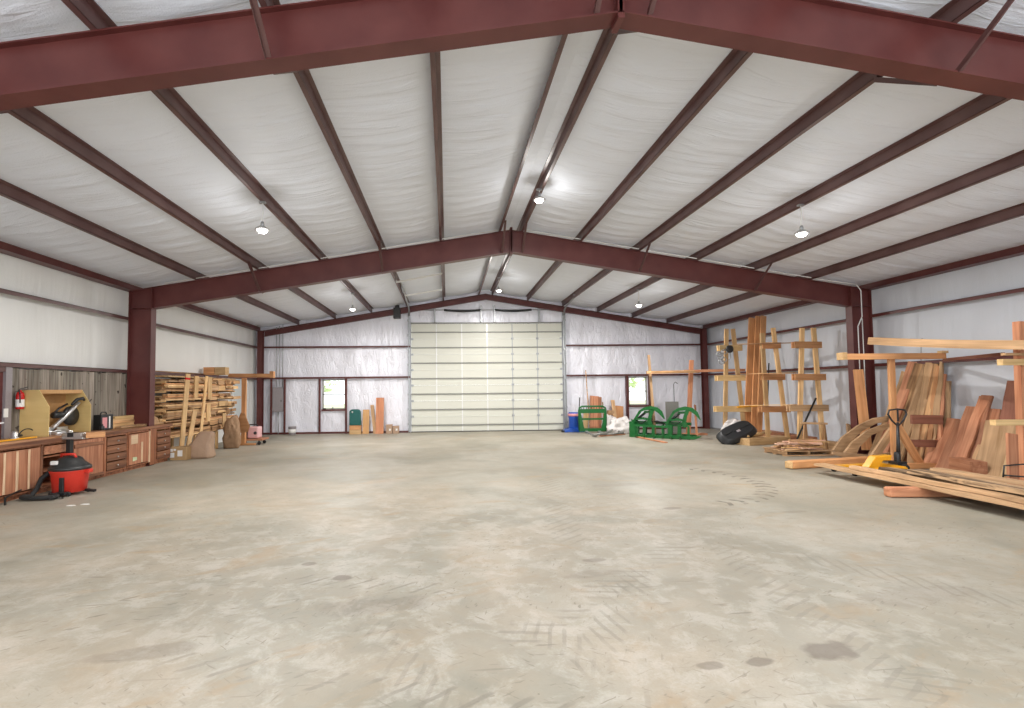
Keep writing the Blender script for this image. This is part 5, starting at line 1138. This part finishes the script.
for i, ((p, q), l) in enumerate(zip(LEAN1, lean)):
    p = (p[0], p[1], max(.0, p[2]))
    board('leaning_board', p, q, l[2] * .72, .05, ('tan', 'cedar', 'rough', 'tan', 'cedar', 'tan', 'rough', 'fir', 'tan', 'cedar')[i], 'rough sawn board, %s in the tall fan leaning behind the timber horse' % nm_[i], 'board', 'tall leaning boards', upv=(-1, -.5 - .3 * (i > 4), .4), live=.05, seed=i + 20)
board('grey_board', (9.02, 10.17, 0), (9.14, 10.2, 1.79), .30, .05, 'bark', 'grey weathered board standing at the right of the tall fan', 'board', upv=(-1, -.6, 0), live=.03)
hr = thing('red_rail_trestle', 'dark red rails of a trestle holding the standing boards', 'trestle', (8.91, 10.35, 0.5))
board('rail', (8.16, 9.95, 0.99), (8.84, 9.95, 0.97), .05, .19, 'redwood', parent=hr); board('rail', (8.09, 9.95, 0.49), (8.79, 9.95, 0.47), .05, .15, 'redwood', parent=hr)
board('leg', (8.62, 9.81, 0), (8.86, 10, 1.05), .05, .05, 'cedar', upv=(0, 1, 0), parent=hr)
# second fan: reddish boards leaning right
LEAN2 = [((8.35, 9.85, 0), (9.12, 10.14, 0.82), .26), ((8.3, 9.65, 0), (9.12, 9.96, 0.98), .30), ((8.3, 9.49, 0), (9.14, 9.8, 0.95), .28), ((8.3, 9.31, 0), (9.12, 9.59, 1.25), .28), ((8.1, 9.04, 0), (9.12, 9.36, 1.46), .22), ((8.3, 9.04, 0), (9.15, 9.31, 1.48), .26), ((8.35, 8.95, 0), (9.12, 9.25, 1.22), .34)]
for i, (p, q, w) in enumerate(LEAN2):
    p = (p[0], p[1], max(0, p[2]))
    board('leaning_board', p, q, w * .8, .045, 'cedar', 'reddish-brown board, %s in the low fan leaning on the right wall' % nm_[i], 'board', 'low leaning boards', upv=(-1, -.5, .4), live=.05, seed=i + 50)
# third group: pale slabs near the right edge
LEAN3 = [((8.25, 8.78, 0), (9.1, 9.2, 1.05), .26, 'tan', 'yellowish slab leaning low, left of the wide pale slab'), ((8.1, 8.42, 0), (8.9, 8.86, 1.01), .50, 'tan', 'wide pale slab leaning below the yellow stand arm'), ((7.75, 7.98, 0), (8, 8, 0.81), .10, 'pine', 'narrow pale strip leaning left of the edge plank')]
for i, (p, q, w, mt, lab) in enumerate(LEAN3):
    p = (p[0], p[1], max(0, p[2])); board('leaning_slab', p, q, w, .05, mt, lab, 'slab', upv=(-1, -.5, .3), live=.06, seed=i + 70)
board('dark_slab', (8.75, 8.84, 0), (9.15, 8.88, 1.77), .42, .05, 'redwood', 'dark red-brown slab leaning on the wall near the right edge', 'slab', upv=(-1, -.3, .2), live=.10, seed=90, w2=.18)
board('brown_block', (8.21, 9.11, 0.16), (8.01, 8.54, 0.16), .25, .30, 'cedar', 'squared brown timber block on the floor before the low fan', 'timber block')

# post stand at the right edge with yellow arms, and the long bowed beam resting over it
rsn = thing('post_stand', 'tall reddish post at the right edge with two yellow arms', 'timber stand', (7.72, 7.7, 0))
board('post', (7.86, 7.72, 0), (7.93, 7.72, 2.75), .13, .10, 'cedar', upv=(0, 1, 0), parent=rsn)
board('arm', (7.41, 7.6, 2.07), (8.7, 7.6, 2.06), .09, .10, 'pineyel', parent=rsn); board('arm', (7.23, 7.6, 1.09), (8.7, 7.6, 1.08), .09, .09, 'pineyel', parent=rsn)
board('arm', (7.47, 7.6, 2.2), (8.7, 7.6, 2.19), .07, .04, 'tan', parent=rsn)
board('foot_beam', (7.5, 7.72, .03), (8.6, 7.72, .03), .14, .06, 'cedar', parent=rsn)
board('edge_plank', (7.45, 7.55, 0.06), (7.6, 7.65, 0.9), .17, .04, 'cedar', 'short reddish plank upright in front of the right edge post', 'plank', upv=(0, 1, 0))
tag(MB().tube([(7.23, 7.5, 0.22), (7.26, 7.5, 0.41), (7.6, 7.5, 0.43)], .012, 8).tube([(7.25, 7.5, 0.26), (7.58, 7.5, 0.23)], .012, 8).obj('wire_rack', 'darkmetal'), 'thin dark wire frame at the foot of the right edge post', 'wire frame')
board('bowed_beam', (7.43, 10.0, 2.66), (7.76, 6.6, 2.26), .22, .15, 'tan', 'long pale bowed beam high up, running to the right edge', 'beam', bow=-.03, live=.02)
board('dark_rail', (9.01, 10, 2.24), (7.83, 7.9, 2.22), .05, .06, 'redwood', 'slim dark red rail running below the bowed beam', 'rail')
tag(MB().tube([(8.29, 9.8, 2.21), (8.31, 9.8, 2.55), (8.34, 9.8, 2.69)], .01, 6).obj('wire_hook', 'galv'), 'thin wire hook over the bowed beam', 'hook')

# ================================================================= pallet jack and slab pile
pj = thing('pallet_jack', 'yellow pallet jack with black loop handle at the end of the slab pile', 'pallet jack', (7.3, 9.4, 0))
MB().prism([(6.47, 9.3, 0.04)[::2], (6.69, 9.3, 0.33)[::2], (7.03, 9.3, 0.35)[::2], (6.99, 9.3, 0.25)[::2], (6.84, 9.3, 0.25)[::2], (6.69, 9.3, 0.04)[::2]], lambda a, b, t: (a, t, b), 9.3, 9.46).obj('frame', 'yellow', pj, bevel=.01)
MB().box((7.02, 9.12, .09), (7.12, 9.66, .16)).obj('cross_head', 'yellow', pj)
for y in (9.12, 9.62):
    MB().prism([(7.08, .10), (7.08, .15), (5.95, .12), (5.85, .10), (5.95, .085)], lambda a, b, t: (a, t, b), y - .07, y + .07).obj('fork', 'yellow', pj)
    MB().lathe((6.1, y - .03, .04), [(.03, 0), (.04, .005), (.04, .055), (.03, .06)], 14, 'Y').obj('fork_roller', 'rubber', pj)
b = MB().lathe((7.22, 9.4, .16), [(.05, 0), (.055, .02), (.055, .20), (.04, .24)], 16); b.box((7.12, 9.3, .1), (7.32, 9.5, .22)); b.obj('hydraulic_pump', 'black', pj)
for y in (9.25, 9.51): MB().lathe((7.24, y, .09), [(.06, 0), (.09, .006), (.09, .04), (.06, .046)], 20, 'Y').obj('steer_wheel', 'rubber', pj)
MB().tube([(7.24, 9.4, .3), (7.25, 9.4, .55), (7.26, 9.4, .98)], [.035, .03, .022], 12).obj('tiller', 'black', pj)
MB().tube([(7.26, 9.4, .90), (7.14, 9.4, 1.02), (7.07, 9.4, 1.14), (7.10, 9.4, 1.22), (7.26, 9.4, 1.24), (7.42, 9.4, 1.22), (7.45, 9.4, 1.14), (7.38, 9.4, 1.02)], .017, 10, True).obj('loop_handle', 'black', pj)
MB().beam((7.26, 9.39, 1.0), (7.26, 9.39, 1.23), .03, .012).obj('release_lever', 'black', pj)
pj.location.y -= .08
# round-edged beam on the floor behind the forks
lg = thing('floor_beam', 'orange squared beam with pale rounded end lying behind the forks', 'beam', (6.3, 10.0, 0))
board('beam_body', (5.47, 9.93, .085), (7.55, 10.35, .085), .18, .16, 'fir', parent=lg, bevel=.03); board('end_face', (5.425, 9.92, .085), (5.472, 9.93, .085), .17, .15, 'pine', parent=lg, bevel=.03)
# slabs
PILE = [((5.70, 9.40, .175), (5.64, 4.9, .175), .26, .045, 'tan', 'lowest tan slab on the near side of the pile', .04),
        ((6.00, 8.9, .178), (6.02, 4.8, .178), .30, .045, 'bark', 'low dark slab hidden partly in the middle of the pile', .05),
        ((6.42, 8.6, .178), (6.46, 4.8, .178), .38, .045, 'tan', 'low tan slab on the far side of the pile', .04),
        ((5.78, 8.7, .232), (5.70, 4.9, .232), .16, .05, 'tan', 'narrow tan slab on the second layer, near edge of the pile', .07),
        ((6.06, 8.35, .24), (6.02, 4.9, .24), .26, .07, 'bark', 'dark bark-edged slab on the second layer, middle of the pile', .14),
        ((6.38, 8.1, .24), (6.42, 4.8, .24), .28, .06, 'bark', 'dark bark-edged slab on the second layer, far side of the pile', .10),
        ((6.02, 7.75, .307), (5.96, 4.9, .31), .30, .06, 'bark', 'thick bark-covered slab on the third layer of the pile', .16),
        ((6.52, 7.9, .305), (6.62, 4.8, .305), .20, .05, 'tan', 'clean tan plank lying along the far top edge of the pile', .03)]
for i, (p, q, w, t, mt, lab, lv) in enumerate(PILE): board('slab', p, q, w, t, mt, lab, 'slab', 'slabs in the near pile', live=lv, seg=34, seed=i + 100)
board('bearer', (5.12, 7.32, .076), (6.6, 7.18, .076), .14, .15, 'cedar', 'short red-brown bearer block sticking out under the slab pile', 'timber block', bevel=.03)
board('bearer', (5.5, 5.2, .076), (6.6, 5.2, .076), .14, .15, 'cedar', 'red-brown bearer under the nearest end of the slab pile', 'timber block', bevel=.03)
